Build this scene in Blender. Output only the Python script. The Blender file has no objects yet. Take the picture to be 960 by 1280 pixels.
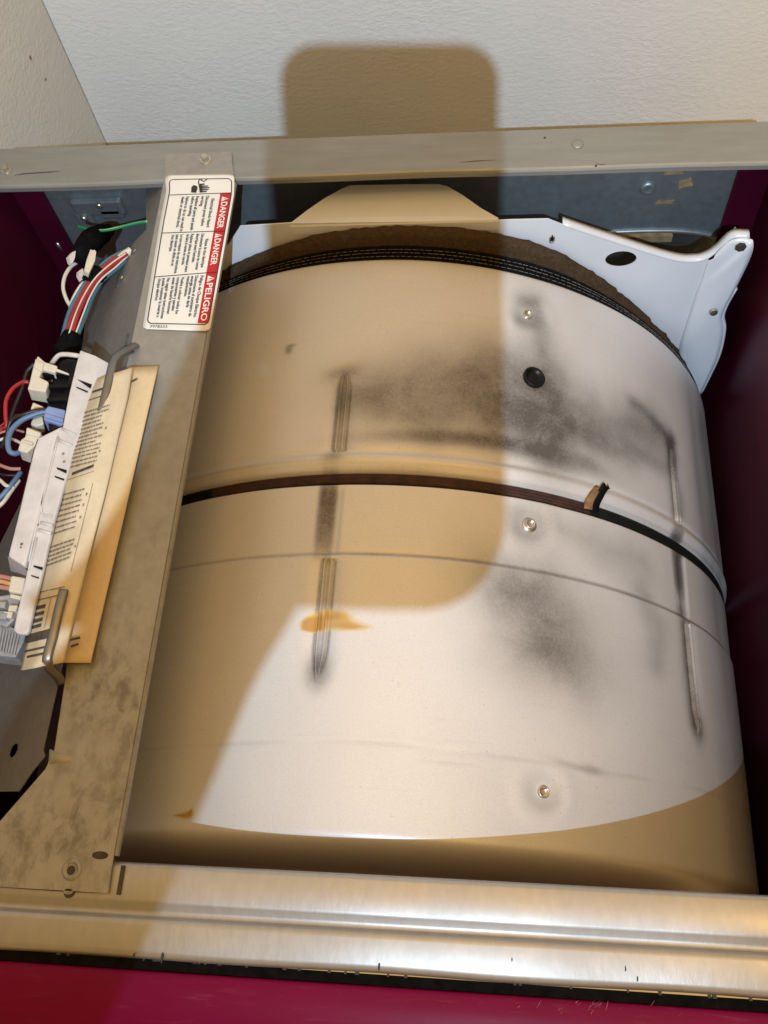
import bpy, bmesh, math, random
import numpy as np
from mathutils import Vector, Matrix
random.seed(7); RNG = np.random.default_rng(7)
S = bpy.context.scene
COL = S.collection

# ------------------------------------------------------------------ camera
CAM = np.array([0.1027, -0.0465, 0.5561]); FPX = 1144.19
PITCH, YAW, ROLL = 1.0930, 0.2432, -0.2068
def basis():
    cp, sp = math.cos(PITCH), math.sin(PITCH)
    f = np.array([0, cp, -sp]); u = np.array([0, sp, cp]); r = np.array([1., 0, 0])
    cr, sr = math.cos(ROLL), math.sin(ROLL)
    r, u = r*cr + u*sr, u*cr - r*sr
    cy, sy = math.cos(YAW), math.sin(YAW)
    M = np.array([[cy, -sy, 0], [sy, cy, 0], [0, 0, 1]])
    return M@r, M@u, M@f
RI, UP, FW = basis()
cd = bpy.data.cameras.new('camera'); cam = bpy.data.objects.new('camera', cd); COL.objects.link(cam)
cd.sensor_fit = 'VERTICAL'; cd.sensor_height = 36; cd.sensor_width = 27; cd.lens = FPX/1280*36
cd.clip_start = 0.02; cd.clip_end = 50
M = Matrix.Identity(4)
for i in range(3):
    M[i][0] = RI[i]; M[i][1] = UP[i]; M[i][2] = -FW[i]; M[i][3] = CAM[i]
cam.matrix_world = M
S.camera = cam
# ------------------------------------------------------------------ world and lamps
w = bpy.data.worlds.new('World'); S.world = w; w.use_nodes = True
bg = w.node_tree.nodes['Background']; bg.inputs[0].default_value = (1.0, 0.585, 0.185, 1); bg.inputs[1].default_value = 0.60
HEAD = Vector((0.1236, -0.4106, 0.8533))
hl = bpy.data.lights.new('head_torch', 'SPOT'); ho = bpy.data.objects.new('head_torch', hl); COL.objects.link(ho)
hl.energy = 62; hl.color = (0.58, 0.79, 1.0); hl.shadow_soft_size = 0.003; hl.spot_size = math.radians(91); hl.spot_blend = 1.0
ho.location = HEAD
ho.rotation_euler = (Vector((0.06, 0.85, 0.08)) - HEAD).to_track_quat('-Z', 'Y').to_euler()
cl = bpy.data.lights.new('ceiling_bulb', 'AREA'); co = bpy.data.objects.new('ceiling_bulb', cl); COL.objects.link(co)
cl.shape = 'DISK'; cl.size = 0.18; cl.energy = 3.0; cl.color = (1.0, 0.60, 0.20)
co.location = (0.86, -0.08, 1.75)
co.rotation_euler = (Vector((0.0, 0.2, 0.0)) - co.location).to_track_quat('-Z', 'Y').to_euler()
ce = bpy.data.lights.new('overhead_fill', 'AREA'); ceo = bpy.data.objects.new('overhead_fill', ce); COL.objects.link(ceo)
ce.shape = 'DISK'; ce.size = 1.7; ce.energy = 10.0; ce.color = (1.0, 0.60, 0.20); ceo.location = (0.0, 0.25, 1.9)      # added overhead fill to brighten the drum, in place of ceiling bounce
S.view_settings.view_transform = 'Standard'; S.view_settings.look = 'None'
S.view_settings.exposure = 0.0; S.view_settings.gamma = 1.0
S.render.engine = 'CYCLES'; S.cycles.max_bounces = 8; S.cycles.use_denoising = True

# ------------------------------------------------------------------ measuring helpers
def ray(x, y):
    d = FW + RI*(x-480)/FPX - UP*(y-640)/FPX
    return d/np.linalg.norm(d)
def at(x, y, z=0.0):
    d = ray(x, y); return CAM + d*(z-CAM[2])/d[2]
def at_y(x, y, v):
    d = ray(x, y); return CAM + d*(v-CAM[1])/d[1]
def at_x(x, y, v):
    d = ray(x, y); return CAM + d*(v-CAM[0])/d[0]
def at_plane(x, y, p0, n):
    d = ray(x, y); n = np.array(n, float); return CAM + d*((np.array(p0)-CAM)@n)/(d@n)
XC, ZC, RD = 0.0103, -0.3906, 0.3345
def at_cyl(x, y, R=RD):
    d = ray(x, y); o = CAM - np.array([XC, 0, ZC])
    a = d[0]**2+d[2]**2; b = o[0]*d[0]+o[2]*d[2]; k = o@o - o[1]**2 - R*R
    t = (-b - math.sqrt(max(b*b-a*k, 0)))/a; p = CAM + t*d
    return math.atan2(p[0]-XC, p[2]-ZC), p[1]
def dpos(th, y, r): return (XC + r*math.sin(th), y, ZC + r*math.cos(th))

# ------------------------------------------------------------------ node helpers
def mat(name):
    m = bpy.data.materials.new(name); m.use_nodes = True
    nt = m.node_tree; b = nt.nodes['Principled BSDF']
    return m, nt, b
def N(nt, t, **k):
    n = nt.nodes.new(t)
    for a, v in k.items():
        if a in n.inputs: n.inputs[a].default_value = v
        else: setattr(n, a, v)
    return n
def L(nt, a, b): nt.links.new(a, b)
def ramp(nt, src, stops, interp='LINEAR'):
    r = nt.nodes.new('ShaderNodeValToRGB'); r.color_ramp.interpolation = interp
    e = r.color_ramp.elements
    while len(e) < len(stops): e.new(0.5)
    for i, (p, c) in enumerate(stops):
        e[i].position = p; e[i].color = (c, c, c, 1) if not isinstance(c, tuple) else (*c, 1)
    if src is not None: L(nt, src, r.inputs[0])
    return r
def mixc(nt, fac, a, b, mode='MIX'):
    m = nt.nodes.new('ShaderNodeMix'); m.data_type = 'RGBA'; m.blend_type = mode
    for s, v in ((m.inputs[0], fac), (m.inputs[6], a), (m.inputs[7], b)):
        if hasattr(v, 'is_output'): L(nt, v, s)
        elif isinstance(v, tuple): s.default_value = (*v, 1)
        else: s.default_value = v
    return m.outputs[2]
def coords(nt, scale=(1, 1, 1), rot=(0, 0, 0), kind='Object'):
    t = nt.nodes.new('ShaderNodeTexCoord'); m = nt.nodes.new('ShaderNodeMapping')
    m.inputs['Scale'].default_value = scale; m.inputs['Rotation'].default_value = rot
    L(nt, t.outputs[kind], m.inputs[0]); return m.outputs[0]
def noise(nt, vec, scale, detail=3, rough=0.55, dist=0.0):
    n = N(nt, 'ShaderNodeTexNoise'); n.inputs['Scale'].default_value = scale
    n.inputs['Detail'].default_value = detail; n.inputs['Roughness'].default_value = rough; n.inputs['Distortion'].default_value = dist
    L(nt, vec, n.inputs['Vector']); return n.outputs['Fac']
def bump(nt, b, h, strength=0.2, dist=0.001):
    n = N(nt, 'ShaderNodeBump'); n.inputs['Strength'].default_value = strength; n.inputs['Distance'].default_value = dist
    L(nt, h, n.inputs['Height']); L(nt, n.outputs[0], b.inputs['Normal']); return n
def plain(name, col, rough=0.5, metal=0.0, var=0.15, scale=60, spec=0.5, bmp=0.0, coat=0.0):
    m, nt, b = mat(name)
    v = coords(nt); n = noise(nt, v, scale, 4)
    dark = tuple(c*(1-var) for c in col); lite = tuple(min(1, c*(1+var)) for c in col)
    r = ramp(nt, n, [(0.3, dark), (0.7, lite)])
    L(nt, r.outputs[0], b.inputs['Base Color'])
    b.inputs['Roughness'].default_value = rough; b.inputs['Metallic'].default_value = metal
    b.inputs['Specular IOR Level'].default_value = spec; b.inputs['Coat Weight'].default_value = coat
    if bmp: bump(nt, b, noise(nt, v, scale*8, 2), bmp, 0.0006)
    return m

# ------------------------------------------------------------------ materials
def m_wall(name, col):
    m, nt, b = mat(name)
    v = coords(nt, (1, 1, 1.9))
    n1 = noise(nt, v, 125, 3, 0.5, 0.6); n2 = noise(nt, v, 260, 2, 0.5)
    r1 = ramp(nt, n1, [(0.38, 0.0), (0.66, 1.0)])
    a = N(nt, 'ShaderNodeMath', operation='MULTIPLY_ADD'); L(nt, n2, a.inputs[0]); a.inputs[1].default_value = 0.35; L(nt, r1.outputs[0], a.inputs[2])
    lo = ramp(nt, noise(nt, coords(nt), 11, 3), [(0.3, 0.45), (0.7, 1.25)])
    am = N(nt, 'ShaderNodeMath', operation='MULTIPLY'); L(nt, a.outputs[0], am.inputs[0]); L(nt, lo.outputs[0], am.inputs[1])
    bump(nt, b, am.outputs[0], 0.24, 0.0017)
    n3 = noise(nt, coords(nt), 7, 3)
    r = ramp(nt, n3, [(0.3, tuple(c*0.95 for c in col)), (0.7, col)])
    L(nt, r.outputs[0], b.inputs['Base Color']); b.inputs['Roughness'].default_value = 0.75; b.inputs['Specular IOR Level'].default_value = 0.25
    return m
def m_zinc(name, col, rough=0.42, metal=0.75, stain=0.0, stain_y=None, streak=(1, 1, 1), grain=0.25, spots=0.25, rot=(0, 0, 0), fleck=0.0):
    m, nt, b = mat(name)
    v = coords(nt, streak, rot); vo = coords(nt)
    n1 = noise(nt, v, 120, 4, 0.6); n2 = noise(nt, vo, 9, 4, 0.6)
    base = ramp(nt, n1, [(0.3, tuple(c*(1-grain*0.5) for c in col)), (0.7, tuple(c*(1+grain*0.35) for c in col))]).outputs[0]
    wear = ramp(nt, n2, [(0.35, 0.0), (0.75, 1.0)])
    f = N(nt, 'ShaderNodeMath', operation='MULTIPLY'); L(nt, wear.outputs[0], f.inputs[0]); f.inputs[1].default_value = spots
    base = mixc(nt, f.outputs[0], base, tuple(c*0.62 for c in col))
    if stain:
        n3 = noise(nt, coords(nt, (1, 0.6, 1)), 105, 5, 0.68, 0.3)
        n4 = noise(nt, vo, 16, 3)
        s3 = ramp(nt, n3, [(0.46, 0.0), (0.64, 1.0)]); s4 = ramp(nt, n4, [(0.30, 0.15), (0.58, 1.0)])
        sep = N(nt, 'ShaderNodeSeparateXYZ'); L(nt, vo, sep.inputs[0])
        mr = N(nt, 'ShaderNodeMapRange'); L(nt, sep.outputs['Y'], mr.inputs[0])
        mr.inputs[1].default_value = stain_y[0]; mr.inputs[2].default_value = stain_y[1]; mr.inputs[3].default_value = 0.0; mr.inputs[4].default_value = 1.0
        a1 = N(nt, 'ShaderNodeMath', operation='MULTIPLY'); L(nt, s3.outputs[0], a1.inputs[0]); L(nt, s4.outputs[0], a1.inputs[1])
        a2 = N(nt, 'ShaderNodeMath', operation='MULTIPLY'); L(nt, a1.outputs[0], a2.inputs[0]); L(nt, mr.outputs[0], a2.inputs[1])
        a3 = N(nt, 'ShaderNodeMath', operation='MULTIPLY'); L(nt, a2.outputs[0], a3.inputs[0]); a3.inputs[1].default_value = stain
        base = mixc(nt, a3.outputs[0], base, (0.075, 0.06, 0.045))
    L(nt, base, b.inputs['Base Color']); b.inputs['Metallic'].default_value = metal
    rr = ramp(nt, n2, [(0.3, rough*0.85), (0.7, min(1, rough*1.25))]); L(nt, rr.outputs[0], b.inputs['Roughness'])
    if fleck: bump(nt, b, noise(nt, coords(nt, (2.2, 0.8, 1), (0, 0, 0.75)), 130, 4, 0.6), fleck, 0.0007)
    else: bump(nt, b, noise(nt, v, 420, 3, 0.6), 0.12, 0.0005)
    return m
def m_drum():
    m, nt, b = mat('drum_steel')
    vo = coords(nt)
    at1 = N(nt, 'ShaderNodeAttribute', attribute_name='reflections_and_grime'); at2 = N(nt, 'ShaderNodeAttribute', attribute_name='amber')
    g = noise(nt, vo, 520, 3, 0.7); g2 = noise(nt, vo, 26, 6, 0.68, 0.4)
    # grainy edge: reflections_and_grime + (grain-0.5)*0.5 + (blotch-0.5)*0.5
    a = N(nt, 'ShaderNodeMath', operation='MULTIPLY_ADD'); L(nt, g, a.inputs[0]); a.inputs[1].default_value = 0.55; a.inputs[2].default_value = -0.275
    a2 = N(nt, 'ShaderNodeMath', operation='MULTIPLY_ADD'); L(nt, g2, a2.inputs[0]); a2.inputs[1].default_value = 1.0; L(nt, a.outputs[0], a2.inputs[2])
    a3 = N(nt, 'ShaderNodeMath', operation='ADD'); L(nt, a2.outputs[0], a3.inputs[0]); a3.inputs[1].default_value = 0.46
    a4 = N(nt, 'ShaderNodeMath', operation='MULTIPLY'); L(nt, a3.outputs[0], a4.inputs[0]); L(nt, at1.outputs['Fac'], a4.inputs[1])
    gr = ramp(nt, a4.outputs[0], [(0.02, 0.0), (0.55, 0.55), (1.25, 0.96)])
    n1 = noise(nt, vo, 5, 4)
    am_n = N(nt, 'ShaderNodeMath', operation='MULTIPLY_ADD'); L(nt, noise(nt, vo, 60, 4), am_n.inputs[0]); am_n.inputs[1].default_value = 0.5; L(nt, at2.outputs['Fac'], am_n.inputs[2])
    am_s = N(nt, 'ShaderNodeMath', operation='MULTIPLY'); L(nt, am_n.outputs[0], am_s.inputs[0]); am_s.inputs[1].default_value = 0.72; am_src = am_s.outputs[0]
    clean = ramp(nt, n1, [(0.3, (0.70, 0.69, 0.69)), (0.7, (0.76, 0.75, 0.75))]).outputs[0]
    fine = ramp(nt, noise(nt, vo, 900, 2), [(0.3, 0.90), (0.7, 1.0)]).outputs[0]
    clean = mixc(nt, 1.0, clean, fine, 'MULTIPLY')
    c = mixc(nt, gr.outputs[0], clean, (0.10, 0.088, 0.082))  # dark reflections and shade painted into the base colour, with some grime
    amb = ramp(nt, am_src, [(0.25, (0.80, 0.62, 0.30)), (0.62, (0.72, 0.50, 0.10)), (1.0, (0.50, 0.25, 0.02))]).outputs[0]
    sc = ramp(nt, noise(nt, coords(nt, (6, 420, 6)), 1.0, 5, 0.75), [(0.60, 0.0), (0.74, 0.16)])     # fine scuffs round the drum
    c = mixc(nt, sc.outputs[0], c, (0.30, 0.27, 0.24))
    du = ramp(nt, noise(nt, vo, 330, 2, 0.5), [(0.70, 0.0), (0.78, 0.35)])                            # specks of dust
    c = mixc(nt, du.outputs[0], c, (0.33, 0.28, 0.22))
    am = N(nt, 'ShaderNodeMath', operation='MULTIPLY_ADD'); L(nt, noise(nt, coords(nt, (40, 150, 40)), 1.0, 4, 0.6), am.inputs[0]); am.inputs[1].default_value = -0.85; L(nt, at2.outputs['Fac'], am.inputs[2])
    af = ramp(nt, am.outputs[0], [(0.0, 0.0), (0.50, 0.85)])
    c = mixc(nt, af.outputs[0], c, amb)
    L(nt, c, b.inputs['Base Color'])
    b.inputs['Metallic'].default_value = 0.20; b.inputs['Specular IOR Level'].default_value = 0.30
    rr = ramp(nt, n1, [(0.3, 0.36), (0.7, 0.46)]); L(nt, rr.outputs[0], b.inputs['Roughness'])
    h = noise(nt, vo, 700, 3, 0.6)
    bump(nt, b, h, 0.10, 0.0004)
    return m
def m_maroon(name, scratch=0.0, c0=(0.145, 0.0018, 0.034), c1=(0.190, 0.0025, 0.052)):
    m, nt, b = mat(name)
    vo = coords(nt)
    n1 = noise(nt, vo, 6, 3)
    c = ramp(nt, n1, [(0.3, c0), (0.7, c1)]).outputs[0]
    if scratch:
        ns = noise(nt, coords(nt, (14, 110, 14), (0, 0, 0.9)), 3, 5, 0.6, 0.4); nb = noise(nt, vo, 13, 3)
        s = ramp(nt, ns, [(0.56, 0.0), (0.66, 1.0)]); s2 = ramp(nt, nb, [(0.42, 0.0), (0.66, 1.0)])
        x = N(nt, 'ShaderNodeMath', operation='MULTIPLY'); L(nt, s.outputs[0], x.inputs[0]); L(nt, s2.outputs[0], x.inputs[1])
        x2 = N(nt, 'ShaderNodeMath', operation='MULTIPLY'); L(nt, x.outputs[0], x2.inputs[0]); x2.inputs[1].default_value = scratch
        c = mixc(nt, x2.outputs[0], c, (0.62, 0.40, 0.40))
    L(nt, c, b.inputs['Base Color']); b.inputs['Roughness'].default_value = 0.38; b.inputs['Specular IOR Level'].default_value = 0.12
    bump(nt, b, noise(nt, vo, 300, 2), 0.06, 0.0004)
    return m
def m_felt():
    m, nt, b = mat('brown_felt')
    vo = coords(nt)
    n1 = noise(nt, vo, 260, 4, 0.7); n2 = noise(nt, vo, 60, 3)
    c = ramp(nt, n1, [(0.3, (0.020, 0.013, 0.008)), (0.75, (0.11, 0.075, 0.045))]).outputs[0]
    c = mixc(nt, n2, c, (0.07, 0.045, 0.025))
    L(nt, c, b.inputs['Base Color']); b.inputs['Roughness'].default_value = 0.95; b.inputs['Specular IOR Level'].default_value = 0.1
    bump(nt, b, n1, 0.9, 0.002)
    return m
def m_paper(name, c1, c2):
    m, nt, b = mat(name)
    vo = coords(nt)
    n1 = noise(nt, vo, 22, 4); n2 = noise(nt, vo, 300, 3)
    c = ramp(nt, n1, [(0.3, c2), (0.7, c1)]).outputs[0]
    c = mixc(nt, 0.35, c, ramp(nt, n2, [(0.3, 0.82), (0.7, 1.0)]).outputs[0], 'MULTIPLY')
    L(nt, c, b.inputs['Base Color']); b.inputs['Roughness'].default_value = 0.8; b.inputs['Specular IOR Level'].default_value = 0.2
    bump(nt, b, noise(nt, vo, 70, 3), 0.25, 0.001)
    return m

MT = {}
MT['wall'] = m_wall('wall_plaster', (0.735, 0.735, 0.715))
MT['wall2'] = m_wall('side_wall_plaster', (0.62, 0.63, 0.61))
MT['flange'] = m_zinc('rear_flange_zinc', (0.33, 0.335, 0.31), 0.50, 0.55, grain=0.18, streak=(0.15, 1, 1))
MT['bracket'] = m_zinc('bracket_zinc', (0.38, 0.365, 0.33), 0.52, 0.55, stain=0.50, stain_y=(0.27, 0.10), grain=0.2)
MT['plate'] = m_zinc('side_plate_zinc', (0.30, 0.29, 0.275), 0.50, 0.6, grain=0.2)
MT['rail'] = m_zinc('front_rail_zinc', (0.44, 0.43, 0.415), 0.38, 0.68, grain=0.14, streak=(1.4, 0.8, 1), spots=0.22, rot=(0, 0, 0.7), fleck=0.10)
MT['rear'] = m_zinc('rear_panel_zinc', (0.36, 0.395, 0.41), 0.40, 0.75, grain=0.3)
MT['dark_zinc'] = m_zinc('dark_zinc', (0.13, 0.15, 0.16), 0.4, 0.8)
MT['steel'] = m_zinc('clip_steel', (0.27, 0.26, 0.245), 0.35, 0.9, grain=0.2)
MT['bolt'] = m_zinc('screw_zinc', (0.62, 0.60, 0.52), 0.28, 0.9, grain=0.3)
MT['drum'] = m_drum()
MT['enamel'] = plain('white_enamel', (0.69, 0.73, 0.79), 0.30, 0, 0.04, 14, 0.5)
MT['maroon'] = m_maroon('maroon_paint', 0.05)
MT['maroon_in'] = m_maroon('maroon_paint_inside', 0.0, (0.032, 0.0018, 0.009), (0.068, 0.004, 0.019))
MT['felt'] = m_felt()
MT['seal'] = plain('black_seal_fabric', (0.008, 0.0075, 0.0075), 0.85, 0, 0.4, 300, 0.1, bmp=0.4)
MT['stitch'] = plain('grey_thread', (0.17, 0.16, 0.145), 0.85, 0, 0.5, 200)
MT['belt_brown'] = plain('belt_brown_rubber', (0.040, 0.013, 0.007), 0.75, 0, 0.5, 120, bmp=0.5)
MT['belt_black'] = plain('belt_black_rubber', (0.008, 0.010, 0.009), 0.6, 0, 0.4, 120, 0.2, bmp=0.3)
MT['tape_brown'] = plain('torn_tape_brown', (0.20, 0.11, 0.05), 0.7, 0, 0.4, 180)
MT['black'] = plain('black_plastic', (0.006, 0.006, 0.007), 0.38, 0, 0.3, 80, 0.22)
MT['rubber'] = plain('black_rubber', (0.006, 0.006, 0.0065), 0.8, 0, 0.4, 150, 0.03)
MT['paper1'] = m_paper('cream_paper', (0.70, 0.60, 0.43), (0.60, 0.50, 0.34))
MT['paper2'] = m_paper('kraft_paper', (0.68, 0.535, 0.33), (0.60, 0.46, 0.26))
MT['ink'] = plain('brown_black_ink', (0.07, 0.055, 0.045), 0.8, 0, 0.4, 300)
MT['ink2'] = plain('faded_ink', (0.22, 0.165, 0.115), 0.8, 0, 0.35, 300)
MT['plastic'] = plain('dusty_white_plastic', (0.62, 0.585, 0.57), 0.5, 0, 0.12, 70, bmp=0.15)
MT['plastic_side'] = plain('grey_white_plastic', (0.50, 0.44, 0.42), 0.5, 0, 0.12, 60)
MT['cream'] = plain('cream_nylon', (0.70, 0.64, 0.52), 0.4, 0, 0.08, 60)
MT['blue_con'] = plain('blue_nylon', (0.24, 0.32, 0.58), 0.4, 0, 0.1, 60)
MT['grey_con'] = plain('grey_nylon', (0.33, 0.34, 0.36), 0.4, 0, 0.25, 90)
MT['w_red'] = plain('red_wire', (0.36, 0.02, 0.025), 0.4, 0, 0.15, 60)
MT['w_blue'] = plain('blue_wire', (0.11, 0.19, 0.32), 0.4, 0, 0.15, 60)
MT['w_teal'] = plain('teal_wire', (0.06, 0.16, 0.22), 0.4, 0, 0.15, 60)
MT['w_white'] = plain('white_wire', (0.66, 0.61, 0.54), 0.4, 0, 0.1, 60)
MT['w_black'] = plain('black_wire', (0.012, 0.012, 0.014), 0.4, 0, 0.2, 60)
MT['w_pink'] = plain('pink_wire', (0.45, 0.22, 0.18), 0.45, 0, 0.15, 60)
MT['w_orange'] = plain('orange_wire', (0.60, 0.33, 0.14), 0.45, 0, 0.15, 60)
MT['w_green'] = plain('green_wire', (0.02, 0.26, 0.13), 0.4, 0, 0.1, 60)
MT['w_yellow'] = plain('yellow_stripe', (0.62, 0.55, 0.10), 0.4, 0, 0.1, 60)
MT['label'] = plain('label_paper', (0.80, 0.77, 0.70), 0.35, 0, 0.03, 30)
MT['label_red'] = plain('label_red', (0.47, 0.012, 0.015), 0.35, 0, 0.06, 40)
MT['label_ink'] = plain('label_ink', (0.018, 0.018, 0.02), 0.4, 0, 0.1, 40)
MT['label_white'] = plain('label_white', (0.82, 0.80, 0.76), 0.35, 0, 0.03, 40)
MT['skin'] = plain('skin', (0.46, 0.27, 0.19), 0.55, 0, 0.08, 40)
MT['tape_strip'] = plain('brown_tape_residue', (0.30, 0.20, 0.10), 0.7, 0, 0.3, 120)
MT['dark_marks_and_shade'] = plain('dark_scuff_and_hole_shade', (0.05, 0.04, 0.03), 0.7, 0, 0.4, 200)  # dark scuffs and crumbs; also painted as the shade of holes and slots

# ------------------------------------------------------------------ geometry helpers
def link(o, parent=None):
    COL.objects.link(o)
    if parent is not None:
        o.parent = parent
        o.matrix_parent_inverse = Matrix.Translation(-parent.location)
    return o
def tag(o, label, cat=None, group=None, kind=None):
    if label: o['label'] = label
    if cat: o['category'] = cat
    if group: o['group'] = group
    if kind: o['kind'] = kind
    return o
def thing(name, label, cat, loc=(0, 0, 0), group=None):
    o = bpy.data.objects.new(name, None); o.empty_display_size = 0.02
    o.location = loc; COL.objects.link(o); return tag(o, label, cat, group)
def mesh(name, verts, faces, m, parent=None, smooth=False, bevel=0.0):
    me = bpy.data.meshes.new(name); me.from_pydata([tuple(map(float, v)) for v in verts], [], faces); me.update()
    mats = m if isinstance(m, (list, tuple)) else [m]
    for k in mats: me.materials.append(MT[k] if isinstance(k, str) else k)
    if smooth: me.polygons.foreach_set('use_smooth', [True]*len(me.polygons))
    o = link(bpy.data.objects.new(name, me), parent)
    if bevel:
        b = o.modifiers.new('bevel', 'BEVEL'); b.width = bevel; b.segments = 2; b.limit_method = 'ANGLE'
    return o
class MB:
    def __init__(s): s.v = []; s.f = []
    def add(s, v, f):
        n = len(s.v); s.v += [tuple(map(float, p)) for p in v]; s.f += [tuple(i+n for i in q) for q in f]; return s
    def box(s, a, b):
        x0, y0, z0 = a; x1, y1, z1 = b
        return s.add([(x0,y0,z0),(x1,y0,z0),(x1,y1,z0),(x0,y1,z0),(x0,y0,z1),(x1,y0,z1),(x1,y1,z1),(x0,y1,z1)],
                     [(0,3,2,1),(4,5,6,7),(0,1,5,4),(1,2,6,5),(2,3,7,6),(3,0,4,7)])
    def prism(s, pts, d):                      # polygon pts swept by the vector d
        pts = [np.array(p, float) for p in pts]; d = np.array(d, float); n = len(pts)
        nn = np.zeros(3)
        for i in range(n): nn += np.cross(pts[i], pts[(i+1) % n])
        if nn@d < 0: pts = pts[::-1]
        v = pts + [p+d for p in pts]
        f = [tuple(range(n))[::-1], tuple(range(n, 2*n))] + [(i, (i+1) % n, n+(i+1) % n, n+i) for i in range(n)]
        return s.add(v, f)
    def tube(s, pts, r, k=8, sub=6, closed=False):
        P = smooth_path(pts, sub) if sub > 1 else [np.array(p, float) for p in pts]
        n = len(P); rr = r if hasattr(r, '__len__') else [r]*n
        if len(rr) != n: rr = np.interp(np.linspace(0, 1, n), np.linspace(0, 1, len(rr)), rr)
        v = []; f = []; ref = None
        for i in range(n):
            t = P[min(i+1, n-1)] - P[max(i-1, 0)]; t = t/(np.linalg.norm(t)+1e-12)
            if ref is None:
                ref = np.cross(t, [0, 0, 1]) if abs(t[2]) < 0.9 else np.cross(t, [1, 0, 0])
            ref = ref - t*(ref@t); ref = ref/(np.linalg.norm(ref)+1e-12); b = np.cross(t, ref)
            for j in range(k):
                a = 2*math.pi*j/k; v.append(P[i] + rr[i]*(ref*math.cos(a) + b*math.sin(a)))
        for i in range(n-1):
            for j in range(k):
                f.append((i*k+j, i*k+(j+1) % k, (i+1)*k+(j+1) % k, (i+1)*k+j))
        f.append(tuple(range(k))[::-1]); f.append(tuple((n-1)*k+j for j in range(k)))
        return s.add(v, f)
    def disc(s, c, n, prof, k=20, rot=0):       # lathe: prof [(r,h)...] about axis n at c
        c = np.array(c, float); n = np.array(n, float); n /= np.linalg.norm(n)
        a = np.cross(n, [0, 1, 0]) if abs(n[1]) < 0.9 else np.cross(n, [1, 0, 0]); a /= np.linalg.norm(a); b = np.cross(n, a)
        v = []; f = []
        for r, h in prof:
            for j in range(k):
                t = rot+2*math.pi*j/k; v.append(c + n*h + r*(a*math.cos(t)+b*math.sin(t)))
        m = len(prof)
        for i in range(m-1):
            for j in range(k): f.append((i*k+j, i*k+(j+1) % k, (i+1)*k+(j+1) % k, (i+1)*k+j))
        f.append(tuple((m-1)*k+j for j in range(k)))
        return s.add(v, f)
    def build(s, name, m, parent=None, smooth=False, bevel=0.0): return mesh(name, s.v, s.f, m, parent, smooth, bevel)
def smooth_path(pts, sub=6):
    p = [np.array(q, float) for q in pts]
    if len(p) < 3: return [p[0]+(p[-1]-p[0])*t for t in np.linspace(0, 1, sub+1)]
    q = [2*p[0]-p[1]] + p + [2*p[-1]-p[-2]]; out = []
    for i in range(1, len(q)-2):
        a, b, c, d = q[i-1:i+3]
        for t in np.linspace(0, 1, sub, endpoint=False):
            out.append(0.5*((2*b)+(c-a)*t+(2*a-5*b+4*c-d)*t*t+(3*b-a-3*c+d)*t**3))
    out.append(p[-1]); return out
def sheet_holes(name, outer, holes, to3, thick, m, parent, smooth=False):
    """flat sheet with round holes cut out: outline and holes in 2D, to3 maps (a,b,depth) to space"""
    bm = bmesh.new(); edges = []
    for loop in [outer]+holes:
        vs = [bm.verts.new((p[0], p[1], 0)) for p in loop]
        edges += [bm.edges.new((vs[i], vs[(i+1) % len(vs)])) for i in range(len(vs))]
    bmesh.ops.triangle_fill(bm, use_beauty=True, use_dissolve=False, edges=edges)
    # solid: extrude every face
    geo = bmesh.ops.extrude_face_region(bm, geom=list(bm.faces))
    for e in geo['geom']:
        if isinstance(e, bmesh.types.BMVert): e.co.z += thick
    bmesh.ops.recalc_face_normals(bm, faces=list(bm.faces))
    for v in bm.verts: v.co = Vector(to3(v.co.x, v.co.y, v.co.z))
    me = bpy.data.meshes.new(name); bm.to_mesh(me); bm.free()
    me.materials.append(MT[m]); me.update()
    o = link(bpy.data.objects.new(name, me), parent); return o
def circle(cx, cy, r, k=28, ry=None): return [(cx+r*math.cos(2*math.pi*i/k), cy+(ry or r)*math.sin(2*math.pi*i/k)) for i in range(k)]
def fix_normals(o):
    bm = bmesh.new(); bm.from_mesh(o.data); bmesh.ops.recalc_face_normals(bm, faces=list(bm.faces)); bm.to_mesh(o.data); bm.free(); return o

# ================================================================== setting: two walls
mb = MB().box((-0.37, 0.85, -1.0), (1.6, 0.95, 1.5)); tag(mb.build('wall_back', 'wall'), 'white textured wall behind the dryer', None, None, 'structure')
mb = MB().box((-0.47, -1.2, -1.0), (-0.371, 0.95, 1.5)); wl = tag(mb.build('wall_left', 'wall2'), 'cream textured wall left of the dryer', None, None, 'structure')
for (px, py, r) in ((38, 72, 0.0022), (57, 99, 0.0018)):
    p = at_x(px, py, -0.3705)
    d = MB(); pts = [(-0.3707, p[1]+r*(0.7+0.5*random.random())*math.cos(t), p[2]+r*(0.7+0.5*random.random())*math.sin(t)) for t in np.linspace(0, 2*math.pi, 9)[:-1]]
    d.prism(pts, (0.0006, 0, 0)).build('scuff_mark', 'tape_strip', wl)

# ================================================================== dryer cabinet
D0, D1 = 0.551, 0.599
cab = thing('dryer_cabinet', 'open maroon clothes dryer cabinet with zinc rear panel and front rail', 'dryer', (0, 0.27, -0.95))
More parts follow.
